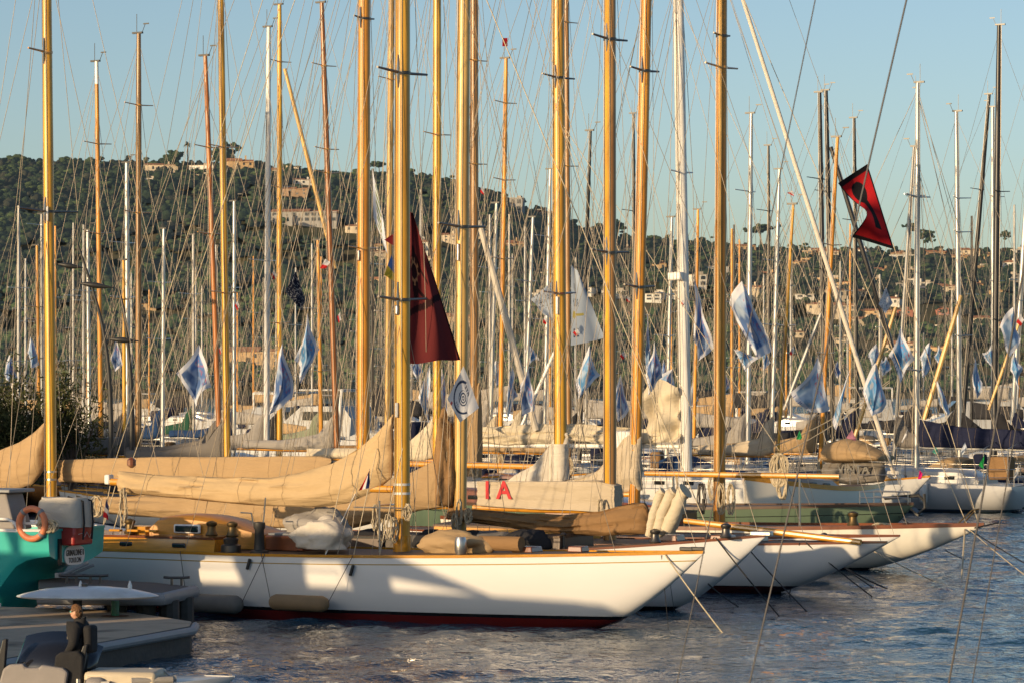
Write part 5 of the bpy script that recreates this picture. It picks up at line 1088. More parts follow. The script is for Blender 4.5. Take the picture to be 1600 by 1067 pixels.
flag('white flag with navy ring emblem hanging under the largest dark red flag', ((724, 571), (749, 637), (719, 659), (699, 623)), 69.4, white_emblem, res=90, fold=.04, depth=(0, .12, 0, -.12), seed=43, wav=1.6)
def white_letters(u, v):
    c = (.42, .49, .58)
    if glyph('K', u, v, .22, .22, .11) or glyph('1.38', u, v, .12, .42, .10) or glyph('BC', u, v, .08, .80, .10): c = (.06, .07, .1)
    if abs(v-.62) < .018 and .05 < u < .55 or ((u-.12)/.07)**2+((v-.62)/.05)**2 < 1: c = (.42, .36, .10)
    return c
flag('tall white flag with black letters and a yellow sword behind the thick mast', ((893, 415), (902, 424), (945, 528), (892, 540)), 102, white_letters, res=90, fold=.06, depth=(0, 0, .25, 0), seed=44, wav=1.8)
flag('ragged white flag end with dark marks left of the thick mast', ((862, 440), (864, 500), (848, 490), (829, 468)), 102, lambda u, v: (.05, .06, .09) if abs(NREAL(Vector((u*7, v*7, 3)))) < .05 and u < .7 else (.42, .48, .56), res=40, fold=.06, seed=45, depth=(0, 0, 0, 0))
flag('slim white flag with green marks left of the nearest yellow mast', ((582, 262), (596, 330), (606, 398), (583, 340)), 72, lambda u, v: (.2, .26, .08) if abs(math.sin(v*19)) > .8 and .3 < u < .7 else (.66, .70, .78), res=36, fold=.05, seed=46, depth=(0, 0, .1, 0))
flag('narrow blue and yellow pennant flag left of the nearest yellow mast', ((612, 398), (618, 415), (616, 440), (600, 430)), 72, lambda u, v: (.6, .45, .05) if v > .5 else (.06, .14, .4), res=14, fold=.04, seed=47)
flag('navy flag with white scribbled emblem between the slim white and honey masts', ((462, 424), (477, 470), (470, 485), (446, 455)), 119, lambda u, v: (.45, .47, .5) if abs(NREAL(Vector((u*8, v*8, 1)))) < .045 else (.016, .02, .04), res=50, fold=.08, seed=48)
flag('small white flag with scribbled letters on the right slope of the hill', ((1384, 449), (1394, 474), (1383, 490), (1373, 476)), 100, lambda u, v: (.1, .12, .2) if abs(NREAL(Vector((u*9, v*9, 5)))) < .05 else (.66, .68, .72), res=40, fold=.04, seed=49)
def tricol(u, v): return (.02, .03, .12) if v < .36 else (.7, .69, .66) if v < .66 else (.45, .02, .03)
flag('small French tricolour on the shroud in front of the sand coloured boom cover', ((578, 731), (577, 762), (560, 766), (577, 735)), 66.3, tricol, res=20, fold=.03, seed=50, depth=(0, 0, 0, 0))
fe = flag('French ensign drooping at the stern of the nearest white yacht', ((166, 778), (170, 790), (169, 812), (161, 806)), 71, tricol, res=20, fold=.04, seed=51)
SMALL = [((508, 405), (516, 410), (509, 420), (500, 420), 115, 'small red and white pennant between dark red mast and short amber mast'), ((531, 488), (533, 500), (529, 505), (527, 495), 118, 'tiny red and white burgee right of the dark red leaning mast'), ((428, 422), (432, 430), (428, 438), (424, 430), 118, 'tiny red and white burgee beside the slim white mast'), ((345, 540), (349, 548), (344, 554), (341, 546), 118, 'tiny red and white burgee at the honey mast spreader'), ((371, 470), (374, 478), (371, 486), (367, 478), 118, 'tiny red burgee right of the tall honey mast'), ((981, 462), (985, 468), (983, 474), (978, 470), 117, 'tiny red and white burgee left of the leaning amber mast'), ((975, 548), (980, 555), (973, 562), (968, 556), 117, 'red and white burgee low between brown and amber masts'), ((1067, 468), (1070, 474), (1067, 480), (1064, 474), 107, 'tiny red burgee on the thick white mast'), ((901, 512), (906, 520), (900, 526), (895, 520), 101, 'tiny red burgee over the white lettered flag'), ((852, 492), (855, 500), (853, 508), (848, 504), 101, 'red strip pennant below the ragged white flag'), ((1240, 540), (1241, 548), (1236, 556), (1233, 552), 118, 'tiny red and white burgee right of the thin honey mast'), ((1238, 298), (1241, 304), (1240, 307), (1230, 302), 119, 'tiny red and blue pennant at the thin honey mast head'), ((753, 290), (757, 300), (756, 306), (750, 300), 114, 'small red and blue burgee right of the big pale mast'), ((1594, 490), (1600, 500), (1595, 510), (1588, 504), 120, 'small white and red burgee at the right edge')]
for k, (a, b, c, d, Y, lab) in enumerate(SMALL): flag(lab, (a, b, c, d), Y, (lambda u, v: (.55, .03, .03) if v > .5 else (.6, .6, .62)), res=8, fold=.02, seed=60+k, name='burgee', depth=(0, 0, 0, 0))
flag('red square racing flag at the head of the slim amber mast', ((785, 60), (793, 60), (793, 73), (785, 73)), 129, lambda u, v: (.30, .012, .02), res=8, fold=.02, seed=80, depth=(0, 0, 0, 0))
for k, (a, b, c, d, Y, lab, col) in enumerate([((1249, 672), (1253, 682), (1252, 686), (1244, 686), 100, 'small green pennant near the amber mast leaning right', (.03, .30, .10)), ((1538, 710), (1537, 730), (1536, 732), (1529, 726), 108, 'green pennant at the right in front of the navy cover', (.02, .30, .07)), ((1331, 671), (1337, 684), (1337, 688), (1322, 684), 107, 'pink pennant above the tan awning at the right', (.5, .22, .3)), ((1418, 670), (1416, 680), (1410, 692), (1408, 690), 106, 'white slim pennant in front of the black boom cover', (.7, .7, .7)), ((1508, 690), (1511, 700), (1504, 710), (1501, 705), 106, 'white pennant in front of the grey boom cover at right', (.6, .65, .72)), ((1592, 724), (1591, 740), (1584, 748), (1584, 744), 106, 'white pennant near the right edge above the modern sloop', (.68, .68, .66)), ((1462, 698), (1466, 704), (1464, 710), (1456, 706), 110, 'sea green pennant above the modern sloop cockpit', (.1, .35, .28)), ((1437, 734), (1441, 738), (1440, 748), (1434, 748), 118, 'bright pink cloth hanging over the modern sloop cabin', (.7, .02, .2))]):
    flag(lab, (a, b, c, d), Y, (lambda col: lambda u, v: col)(col), res=8, fold=.03, seed=90+k, name='pennant', depth=(0, 0, 0, 0))

# ------------------------------------------------------------------ quay, pontoon, dock
def slab(name, poly, z, depth, m, side=None, label=None, kind='structure'):
    mb = MB(); n = len(poly); mb.add([(x, y, z) for x, y in poly]+[(x, y, z-depth) for x, y in poly], [tuple(range(n)), tuple(range(2*n-1, n-1, -1))]+[(i, i+n, (i+1) % n+n, (i+1) % n) for i in range(n)])
    o = mb.build(name, m, None, smooth=0, bevel=.03)
    if kind: o['kind'] = kind
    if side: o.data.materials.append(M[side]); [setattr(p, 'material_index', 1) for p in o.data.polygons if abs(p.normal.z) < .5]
    return o
def onz(px, py, z): Y = F*(CH-z)/(py-HZ); return ((px-800)/F*Y, Y)
dk = [onz(-200, 1062, .5), onz(150, 1003, .5), onz(297, 977, .5), onz(300, 970, .5), onz(215, 957, .5), onz(140, 951, .5), onz(-200, 941, .5)]
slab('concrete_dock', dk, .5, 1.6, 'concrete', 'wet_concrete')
fm = MB(); e = [Vector((*q, .40)) for q in (dk[0], dk[1], dk[2])]; off_ = Vector((.02, -.05, 0)); fm.tube([e[0]+off_, e[1]+off_, e[2]+off_+Vector((.03, 0, 0)), Vector((*dk[3], .40))+Vector((.06, .02, 0))], .085, 10)
fo = fm.build('rubbing_strip', 'grey_paint'); tag(fo, 'pale grey bolted rubbing strip along the concrete dock edge', 'fender strip')
for k in range(26):
    t = k/25; p = e[0].lerp(e[1], t*2) if t < .5 else e[1].lerp(e[2], t*2-1); MB().box(0, 0, 0, .05, .05, .05).build('bolt', 'black_paint', fo, loc=p+Vector((.02, -.145, .0)))
pz = .87; pon = [onz(60, 926, pz), onz(253, 928, pz), onz(303, 916, pz), onz(240, 909, pz), onz(60, 900, pz)]
po = slab('pontoon', pon, pz, .12, 'dock_boards', None)
tb = MB(); tb.tube([Vector((*pon[0], pz-.1)), Vector((*pon[1], pz-.1)), Vector((*pon[2], pz-.1))], .13, 10); t2 = tb.build('pontoon_fender', 'grey_paint'); tag(t2, 'grey tubular fender along the wooden pontoon edge', 'fender strip')
for k, (px, py) in enumerate(((262, 926), (285, 921), (225, 926), (180, 926))):
    x, y = onz(px, py, pz); g = MB().tube([(0, 0, -1.6), (0, 0, pz-.16)], .2, 10).build('pile', 'wet_concrete', None, loc=(x, y+.3, 0)); tag(g, 'dark pile under the wooden pontoon end', 'pile', 'piles under the pontoon')
for k, (px, py, lab) in enumerate(((149, 905, 'dark mooring cleat on the pontoon, middle one'), (276, 908, 'dark mooring cleat near the pontoon tip'), (112, 905, 'dark mooring cleat on the pontoon close to the teal boat'))):
    x, y = onz(px, py+6, pz); g = thing('mooring_cleat', (x, y, pz), 0, lab, 'cleat', 'cleats on the pontoon')
    b = MB(); b.box(-.1, 0, .07, .05, .06, .14); b.box(.1, 0, .07, .05, .06, .14); b.build('base', 'dark_steel', g); MB().tube([(-.27, 0, .17), (-.15, 0, .16), (.15, 0, .16), (.27, 0, .17)], .028, 8).build('horn', 'dark_steel', g)
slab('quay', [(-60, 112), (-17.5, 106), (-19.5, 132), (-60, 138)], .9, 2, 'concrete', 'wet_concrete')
slab('far_quay', [(-60, 410), (110, 410), (110, 422), (-60, 422)], 1.2, 2, 'concrete')
# oval white hardtop panel on two short posts
x, y = onz(180, 962, .5); s = y/F; zt = CH-(931-HZ)*s; cx = (137-800)*s; g = thing('oval_hardtop', (cx, y, .5), 0, 'white lens-shaped oval panel standing on two short posts on the concrete dock', 'panel')
rings = []; aa, bb = 223/2*s, .75
for k, (f, z) in enumerate(((.02, -.05), (.5, -.05), (.9, -.03), (.985, -.01), (1, .008), (.985, .022), (.9, .06), (.6, .15), (.3, .19), (.02, .2))): rings.append([(aa*f*math.cos(2*math.pi*j/56), bb*f*math.sin(2*math.pi*j/56), zt-.5+z) for j in range(56)])
MB().loft(rings, True, True, True).build('panel', 'white_paint', g, smooth=50)
MB().tube([((180-137)*s, 0, 0), ((180-137)*s, 0, zt-.58)], .085, 14).build('glass_post', 'glass_green', g); MB().lathe([(.28, .006), (.26, .012)], (180-137)*s, 0).build('rust_stain', 'rust', g)
MB().tube([((120-137)*s, .1, 0), ((120-137)*s, .1, zt-.58)], .09, 12).build('dark_post', 'lamp_metal', g)
for px in (126, 203): MB().lathe([(.04, zt-.5+.12), (.045, zt-.5+.2), (.02, zt-.5+.28), (.004, zt-.5+.31)], (px-137)*s, 0, 10).build('cone', 'white_paint', g)
MB().lathe([(.06, zt-.5+.15), (.06, zt-.5+.25), (.02, zt-.5+.26)], (133-137)*s, -.05, 12).build('cap', 'dark_steel', g)

# ------------------------------------------------------------------ teal boat (stern with name plate, liferaft, lifebuoy)
tang = math.atan2(.4, -.917); T = thing('teal_boat', (-9.19, 67.54, 0), tang, 'teal fishing boat stern with white name plate, covered box and orange lifebuoy', 'boat')
NSs = [(0, 1.2, 1.94), (.25, 1.16, 1.93), (.55, 1.07, 1.93), (.8, .88, 1.92), (1.0, .55, 1.92), (1.2, .2, 1.92), (1.7, -.3, 1.91), (3, -.6, 1.9), (6, -.6, 1.95), (9, -.4, 2.2), (11, .3, 2.5), (11.6, 2.3, 2.6)]
rings = []
for x, zk, S in NSs:
    b = 1.13+.35*min(1, x/4) if x < 6 else 1.48*max(.02, 1-((x-6)/5.6)**2); half = []
    for j in range(11):
        v = j/10; hard = .93 if x < .9 else .93-.25*min(1, (x-.9)/2); yb = b*(hard*min(1, v*3.2)**.6 + (1-hard)*v); half.append((yb, zk+(S-zk)*v))
    rings.append([(x, -yb, z) for yb, z in reversed(half)]+[(x, yb, z) for yb, z in half[1:]])
mb = MB(); mb.loft(rings, False); mb.f.append(tuple(range(len(rings[0])))); mb.build('hull', 'teal_paint', T, smooth=40)
MB().loft([[(x, -b_*w, z-.02) for w in (1, .5, 0, -.5, -1)] for x, b_, z in ((.03, 1.1, 1.88), (6, 1.4, 1.9), (9, 1.0, 2.15), (11, .25, 2.45))], False).build('deck', 'grp', T)
for sd in (-1, 1): MB().loft([[(x, sd*(b_-.05), z+.0), (x, sd*(b_+.015), z), (x, sd*(b_+.015), z+.05), (x, sd*(b_-.05), z+.05)] for x, b_, z in ((-.02, 1.13, 1.94), (2, 1.3, 1.93), (4, 1.46, 1.92), (6, 1.48, 1.95))], True, True, True).build('gunwale', 'white_paint', T)
MB().box(-.005, .0, 1.96, .05, 2.2, .05).build('transom_cap', 'teal_paint', T)
MB().box(1.6, 1.36, .36, 1.2, .02, .16).build('white_stripe', 'white_paint', T)
pl = MB(); n = 28
def pt(a): return (.40*abs(math.cos(a))**.55*math.copysign(1, math.cos(a)), .205*abs(math.sin(a))**.8*math.copysign(1, math.sin(a)))
ring = [pt(2*math.pi*j/n) for j in range(n)]; pl.loft([[(-.004, -a_, 1.405+b_) for a_, b_ in ring], [(-.03, -a_, 1.405+b_) for a_, b_ in ring]], True, True, True)
po_ = pl.build('name_plate', 'white_paint', T, smooth=20, loc=(0, .12, 0))
Mt = lambda y, z: Matrix.Translation((-.036, y, z)) @ Matrix(((0, 0, -1, 0), (-1, 0, 0, 0), (0, 1, 0, 0), (0, 0, 0, 1)))
text_mesh('lettering', 'GRIMALDINE II', .175, 'black_paint', Mt(0, 1.455), po_, .002, .002, .62); text_mesh('lettering', 'TOULON', .15, 'black_paint', Mt(0, 1.30), po_, .002, .002, .78)
# liferaft crate under a grey canvas cover
g_ = MB().box(.12, .22, 1.83, .86, .76, .40).build('raft_crate', 'red_paint', T, bevel=.04)
sq = MB(); sq.tube([(-.315, .45, 1.86), (-.315, .3, 1.88), (-.315, .2, 1.8), (-.315, .1, 1.9), (-.315, 0, 1.78), (-.315, -.1, 1.9)], .006, 4); sq.build('emblem', 'white_paint', g_)
rr = []
for i in range(15):
    t = i/14; z = 2.0+.62*t; sh = 1-.12*max(0, t-.55)**1.3*2; ring = []
    for j in range(40):
        a = 2*math.pi*j/40; c_, s_ = math.cos(a), math.sin(a); e = 5 if t < .9 else 3.2; rad = (abs(c_)**e+abs(s_)**e)**(-1/e)
        px_, py_ = .50*rad*c_*sh, .44*rad*s_*sh; d = .025*NREAL(Vector((px_*5, py_*5, z*4))); ring.append((.14+px_+d, .22+py_+d, z+.03*NREAL(Vector((px_*3, py_*3, 2)))))
    rr.append(ring)
MB().loft(rr, True, False, True).build('raft_cover', 'canvas_bone', T, smooth=60)
for y in (.0, .35): MB().tube([(-.37, y, 1.75), (-.40, y, 2.1), (-.37, y, 2.55), (0, y, 2.64)], .022, 6).build('strap', 'black_rope', T)
rl = MB()
for x in (.18, .62): rl.tube([(x, 1.06, 1.96), (x, 1.06, 2.3)], .025, 8)
rl.tube([(-.1, 1.06, 2.1), (.9, 1.06, 2.1)], .028, 8); rl.build('stern_rail', 'white_paint', T)
lb = []
for j in range(40):
    a = 2*math.pi*j/40; lb.append([(.315*math.cos(a)+.068*math.cos(a)*math.cos(b_), .07*math.sin(b_), .315*math.sin(a)+.068*math.sin(a)*math.cos(b_)) for b_ in [2*math.pi*k/12 for k in range(12)]])
lb.append(lb[0]); lo = MB().loft(lb).build('lifebuoy', 'orange_plastic', None, smooth=60)
lo.matrix_world = Matrix.Translation((-9.19, 67.54, 0)) @ Matrix.Rotation(tang, 4, 'Z') @ Matrix.Translation((.36, 1.17, 2.10)); tag(lo, 'orange ring lifebuoy hung on the teal boat rail', 'lifebuoy')
for a in (.9, 2.3, 3.9): 
    b_ = MB(); b_.tube([(.315*math.cos(a+d), 0, .315*math.sin(a+d)) for d in (-.1, 0, .1)], .08, 12); b_.build('reflective_band', 'grey_paint', lo)
ro = coil('coiled_rope', 'rope', (0, 0, 0), .36, .28, None, 10, .02, 5); ro.matrix_world = Matrix.Translation((-9.19, 67.54, 0)) @ Matrix.Rotation(tang, 4, 'Z') @ Matrix.Translation((.02, 1.12, 2.2)); tag(ro, 'bundle of beige rope beside the orange lifebuoy', 'rope')
cp = MB(); cp.add([(.95, .9, 1.95), (1.5, .9, 1.95), (1.75, .85, 2.72), (1.2, .85, 2.72), (.95, .2, 1.95), (1.5, .2, 1.95), (1.75, .2, 2.72), (1.2, .2, 2.72)], [(0, 1, 2, 3), (5, 4, 7, 6), (0, 3, 7, 4), (1, 5, 6, 2), (3, 2, 6, 7), (0, 4, 5, 1)]); cp.build('console', 'grey_vinyl', T, smooth=0, bevel=.04)
MB().box(1.5, .5, 2.76, .95, 1.0, .07).build('console_top', 'grey_paint', T, bevel=.02)
MB().tube([(.75, 1.1, 1.98), (.85, 1.1, 2.12), (1.0, 1.1, 2.18), (2.2, 1.1, 2.2)], .03, 8).build('grab_rail', 'white_paint', T)
st_ = MB(); st_.tube([(-.05, .75, 1.0), (-.4, .2, 1.25)], .035, 6); st_.tube([(-.05, .45, .98), (-.45, .05, 1.2)], .035, 6); st_.box(-.05, .6, 1.02, .12, .5, .1); st_.build('stern_bracket', 'grey_paint', T)
MB().box(-.03, .72, 1.5, .05, .09, .55).build('transom_fitting', 'black_paint', T)

# ------------------------------------------------------------------ motor tender with the person aboard
ty = 47.0; TX = lambda px: (px-800)/F*ty; TZ = lambda py: CH-(py-HZ)/F*ty
D = Boat.__new__(Boat); D.root = thing('motor_tender', (TX(120), ty, 0), R(-6), 'open motor tender with smoked windscreen, grey seat and cream bow cushions at bottom left', 'motorboat'); D.L = 6.2; D.B = 2.3; D.sb = 2.35; D.ss = -3.85
D.hull('hull_modern', (.55, .6, .74), ob=.8, os=.2, sw=.92, bp=3.2, deck='grp', rail=None, stem=1.0)
mb = MB(); mb.loft([[(x, y+.0, z) for x, y, z in r] for r in ([(-1.3, -.9, .6), (-1.3, .9, .6), (-1.3, .9, .66), (-1.3, -.9, .66)], [(.25, -.9, .6), (.25, .9, .6), (.25, .9, .66), (.25, -.9, .66)])], True, True, True); mb.build('cockpit_sole', 'grey_vinyl', D.root)
ws = []
for i in range(17):
    t = i/16; a = math.pi*(.5+t); y_, x_ = -.85+1.0*0, 0
    px = lerp(12, 152, t); bot = 1062 if t < .1 else 1056; top = 985+14*(2*t-1)**2+(10 if t > .9 else 0)+ (45*max(0, .12-t)/.12)
    d = .55*math.sin(math.pi*t); ws.append([(TX(px)-TX(120), -.55-d*.5+.25, TZ(bot)), (TX(px)-TX(120)+.06, -.45-d*.35+.25, TZ((bot+top)/2)), (TX(px)-TX(120)+.1, -.25-d*.1+.25, TZ(top))])
o = MB().loft(ws, False).build('windscreen', 'smoked_acrylic', D.root, smooth=60); sm = o.modifiers.new('thickness', 'SOLIDIFY'); sm.thickness = .012
for pxb, pxt, pyt in ((6, 22, 992), (128, 149, 1000)):
    MB().add([(TX(a)-TX(120), y_, TZ(b)) for y_ in (-.62, -.52) for a, b in ((pxb-6, 1066), (pxb+14, 1066), (pxt+4, pyt), (pxt-3, pyt+2))], [(0, 1, 2, 3), (7, 6, 5, 4), (0, 4, 5, 1), (1, 5, 6, 2), (2, 6, 7, 3), (3, 7, 4, 0)]).build('side_panel', 'black_paint', D.root, smooth=0, bevel=.015)
sr = []
for px, py in ((16, 1066), (24, 1038), (34, 1031), (56, 1030), (60, 1036), (80, 1036), (85, 1031), (118, 1036), (126, 1042), (122, 1066)): sr.append((TX(px)-TX(120), TZ(py)))
sr[0] = (sr[0][0], .62); sr[-1] = (sr[-1][0], .62)
MB().prism(sr, -.78, -.66).build('seat_back', 'grey_vinyl', D.root, smooth=0, bevel=.03); MB().box(TX(70)-TX(120), -.4, .72, .95, .5, .22).build('seat', 'grey_vinyl', D.root, bevel=.05)
MB().box(TX(70)-TX(120), -.84, TZ(1064), 1.2, .06, .05).build('seat_rail', 'white_paint', D.root, bevel=.01)
MB().box(TX(205)-TX(120), -.3, (.6+TZ(1042))/2, (TX(262)-TX(148)), .8, TZ(1042)-.6).build('bow_cushion', 'beige_vinyl', D.root, bevel=.06)
MB().box(TX(168)-TX(120), -.62, (.6+TZ(1050))/2, TX(182)-TX(150), .35, TZ(1050)-.6).build('cushion_roll', 'grey_vinyl', D.root, bevel=.08)
rr_ = MB(); rr_.tube([(TX(236)-TX(120), -.1, .7), (TX(238)-TX(120), -.1, TZ(1041)), (TX(262)-TX(120), -.1, TZ(1046)), (TX(270)-TX(120), -.1, TZ(1054))], .015, 6); rr_.build('bow_rail', 'steel', D.root)
MB().prism([(TX(98)-TX(120), .6), (TX(104)-TX(120), TZ(1018)), (TX(112)-TX(120), TZ(1012)), (TX(140)-TX(120), TZ(1010)), (TX(148)-TX(120), TZ(1018)), (TX(146)-TX(120), .6)], -.70, -.62).build('helm_seat', 'black_cloth', D.root, smooth=0, bevel=.03)
lc = MB(); lc.tube([(TX(143)-TX(120), -.8, TZ(1052)), (TX(143)-TX(120), -.8, TZ(1066))], .03, 8); lc.box(TX(185)-TX(120), -.75, TZ(1061), .12, .1, .1); lc.build('latch', 'steel', D.root)
for k in range(2): MB().tube([(TX(225+k*22)-TX(120), -.75+k*.2, .72), (TX(285)-TX(120), -.55+k*.2, .73)], .05, 10).build('tube_collar', 'canvas_pale_grey', D.root)
# the person: one skinned body standing at the helm, facing left, seen from behind and the side
def skinned(name, pts, edges, radii, m, parent=None, sub=2, root=0):
    me = bpy.data.meshes.new(name); me.from_pydata(pts, edges, []); o = bpy.data.objects.new(name, me); C.objects.link(o); o.parent = parent
    o.modifiers.new('skin', 'SKIN'); sv = me.skin_vertices[0].data
    for i, r in enumerate(radii): sv[i].radius = r if isinstance(r, tuple) else (r, r); sv[i].use_root = (i == root)
    s = o.modifiers.new('sub', 'SUBSURF'); s.levels = sub; s.render_levels = sub
    dg = bpy.context.evaluated_depsgraph_get(); dg.update(); m2 = bpy.data.meshes.new_from_object(o.evaluated_get(dg)); o.modifiers.clear(); o.data = m2; bpy.data.meshes.remove(me); m2.name = name
    m2.materials.clear(); m2.materials.append(M[m]); m2.polygons.foreach_set('use_smooth', [True]*len(m2.polygons)); return o
pz0 = .66; hp = P(123, 958, 46.6); person = thing('person', (hp.x, 46.6, pz0-.42), R(162), 'person in black hooded jacket with short ginger hair and teal goggles beside the smoked windscreen', 'person')
zh = hp.z-(pz0-.42)          # centre of the head above the feet
hgt = zh+.12; k = hgt/1.75
# local: +x = the way the person faces (left in the picture), +y towards the camera
J = dict(pel=(0, 0, .95), sp=(.0, 0, 1.12), ch=(.0, 0, 1.30), nk=(.0, 0, 1.47), hd=(.03, 0, 1.56), shl=(0, -.17, 1.40), shr=(0, .17, 1.40), ell=(-.02, -.25, 1.12), elr=(-.03, .26, 1.12), wrl=(.17, -.17, .95), wrr=(.17, .17, .94), hil=(0, -.10, .92), hir=(0, .10, .92), knl=(.04, -.12, .50), knr=(.02, .12, .50), anl=(-.02, -.12, .09), anr=(-.03, .12, .09), tol=(.16, -.13, .04), tor=(.15, .13, .04))
nm = list(J); pts = [Vector(J[a])*k for a in nm]; ed = [(nm.index(a), nm.index(b)) for a, b in (('pel', 'sp'), ('sp', 'ch'), ('ch', 'nk'), ('nk', 'hd'), ('ch', 'shl'), ('ch', 'shr'), ('shl', 'ell'), ('shr', 'elr'), ('ell', 'wrl'), ('elr', 'wrr'), ('pel', 'hil'), ('pel', 'hir'), ('hil', 'knl'), ('hir', 'knr'), ('knl', 'anl'), ('knr', 'anr'), ('anl', 'tol'), ('anr', 'tor'))]
rad = dict(pel=(.16, .18), sp=(.155, .175), ch=(.165, .20), nk=.075, hd=.055, shl=.12, shr=.12, ell=.09, elr=.09, wrl=.042, wrr=.042, hil=.15, hir=.15, knl=.10, knr=.10, anl=.05, anr=.05, tol=.04, tor=.04)
body = skinned('body', pts, ed, [tuple(x*k for x in rad[a]) if isinstance(rad[a], tuple) else rad[a]*k for a in nm], 'black_cloth', person)
bm = bmesh.new(); bmesh.ops.create_icosphere(bm, subdivisions=4, radius=1)
hc = Vector((.045, 0, 1.635))
for v in bm.verts:
    p = v.co.copy(); x, y, z = p.x*.098, p.y*.076, p.z*.117
    if z < -.02: x += .012*min(1, (-z-.02)/.06); y *= 1-.25*min(1, (-z-.02)/.1); x *= 1-.12*min(1, (-z-.02)/.1)
    if p.x > .75 and abs(p.y) < .3: x += .024*max(0, 1-abs(z+.015)/.03)*(1-abs(p.y)/.3); x -= .006*max(0, 1-abs(z-.02)/.018); x += .008*max(0, 1-abs(z+.055)/.012)
    if abs(p.y) > .9 and abs(z) < .035 and -.35 < p.x < .15: y *= 1.16
    v.co = (Vector((x, y, z))+hc)*k
me = bpy.data.meshes.new('head'); bm.to_mesh(me); bm.free(); me.materials.append(M['skin']); me.polygons.foreach_set('use_smooth', [True]*len(me.polygons)); ho = bpy.data.objects.new('head', me); C.objects.link(ho); ho.parent = person
bm = bmesh.new(); bmesh.ops.create_icosphere(bm, subdivisions=5, radius=1)
dele = []
for v in bm.verts:
    p = v.co.copy()
    if p.x > .35+.5*max(0, p.z) and p.z < .62 or p.z < -.5 and p.x > -.4 or p.z < -.72 or (abs(p.y) > .82 and p.z < .1 and p.x > -.2): dele.append(v)
    n_ = 1.05+.10*NREAL(p*5)+.09*NREAL(Vector((p.x*16, p.y*16, p.z*7))); v.co = (Vector((p.x*.108, p.y*.086, p.z*.127+.004))*n_+hc)*k
bmesh.ops.delete(bm, geom=dele, context='VERTS'); me = bpy.data.meshes.new('hair'); bm.to_mesh(me); bm.free(); me.materials.append(M['ginger_hair']); me.polygons.foreach_set('use_smooth', [True]*len(me.polygons)); o = bpy.data.objects.new('hair', me); C.objects.link(o); o.parent = ho
MB().tube([(hc+Vector((.068, y_, .012)))*k for y_ in (-.07, -.03, .03, .07)], [.018*k, .024*k, .024*k, .018*k], 10).build('goggles', 'goggle', ho); MB().tube([(hc+Vector((x_, .082*math.sqrt(max(.05, 1-(x_/.115)**2)), .014)))*k for x_ in (.06, .03, -.03, -.08)], .006*k, 5).build('goggle_strap', 'black_cloth', ho)
hd_ = []
for i in range(7):
    t = i/6; hd_.append([(( -.02+math.cos(a)*(.115-.02*t+.02*math.sin(a*3))-.02*t, math.sin(a)*(.125-.025*t), 1.42+.12*t+.02*math.sin(a*2+1)-.03*math.cos(a))) for a in [2*math.pi*j/24 for j in range(24)]])
MB().loft([[tuple(c_*k for c_ in q) for q in r] for r in hd_]).build('hood', 'black_cloth', person, smooth=70)
bp_ = MB(); bp_.tube([Vector((-.06, .13, 1.46))*k, Vector((.10, .15, 1.40))*k, Vector((.13, .14, 1.2))*k], .02*k, 6); bp_.tube([Vector((-.06, -.13, 1.46))*k, Vector((.10, -.15, 1.40))*k, Vector((.13, -.14, 1.2))*k], .02*k, 6); pk = MB().box(-.21*k, 0, 1.20*k, .16*k, .31*k, .46*k).build('backpack', 'black_cloth', person, bevel=.05); bp_.build('strap', 'black_paint', pk)
for sd, w_ in ((-1, 'wrl'), (1, 'wrr')):
    w = Vector(J[w_])*k; pp = [w, w+Vector((.05, 0, -.01))*k, w+Vector((.085, 0, -.015))*k]; ee = [(0, 1), (1, 2)]; rr2 = [.026*k, .03*k, .026*k]
    for f in range(4):
        y_ = (-.028+.0187*f)*k; L_ = (.075, .085, .08, .062)[f]*k; b0 = len(pp); pp += [w+Vector((.10*k, y_, -.012*k)), w+Vector((.10*k+L_*.5, y_, -.02*k)), w+Vector((.10*k+L_*.8, y_, -.05*k))]; ee += [(2, b0), (b0, b0+1), (b0+1, b0+2)]; rr2 += [.0095*k, .0085*k, .007*k]
    b0 = len(pp); pp += [w+Vector((.05, -sd*.04, -.01))*k, w+Vector((.085, -sd*.055, -.03))*k]; ee += [(1, b0), (b0, b0+1)]; rr2 += [.011*k, .009*k]
    skinned('hand', pp, ee, rr2, 'skin', person, 1)

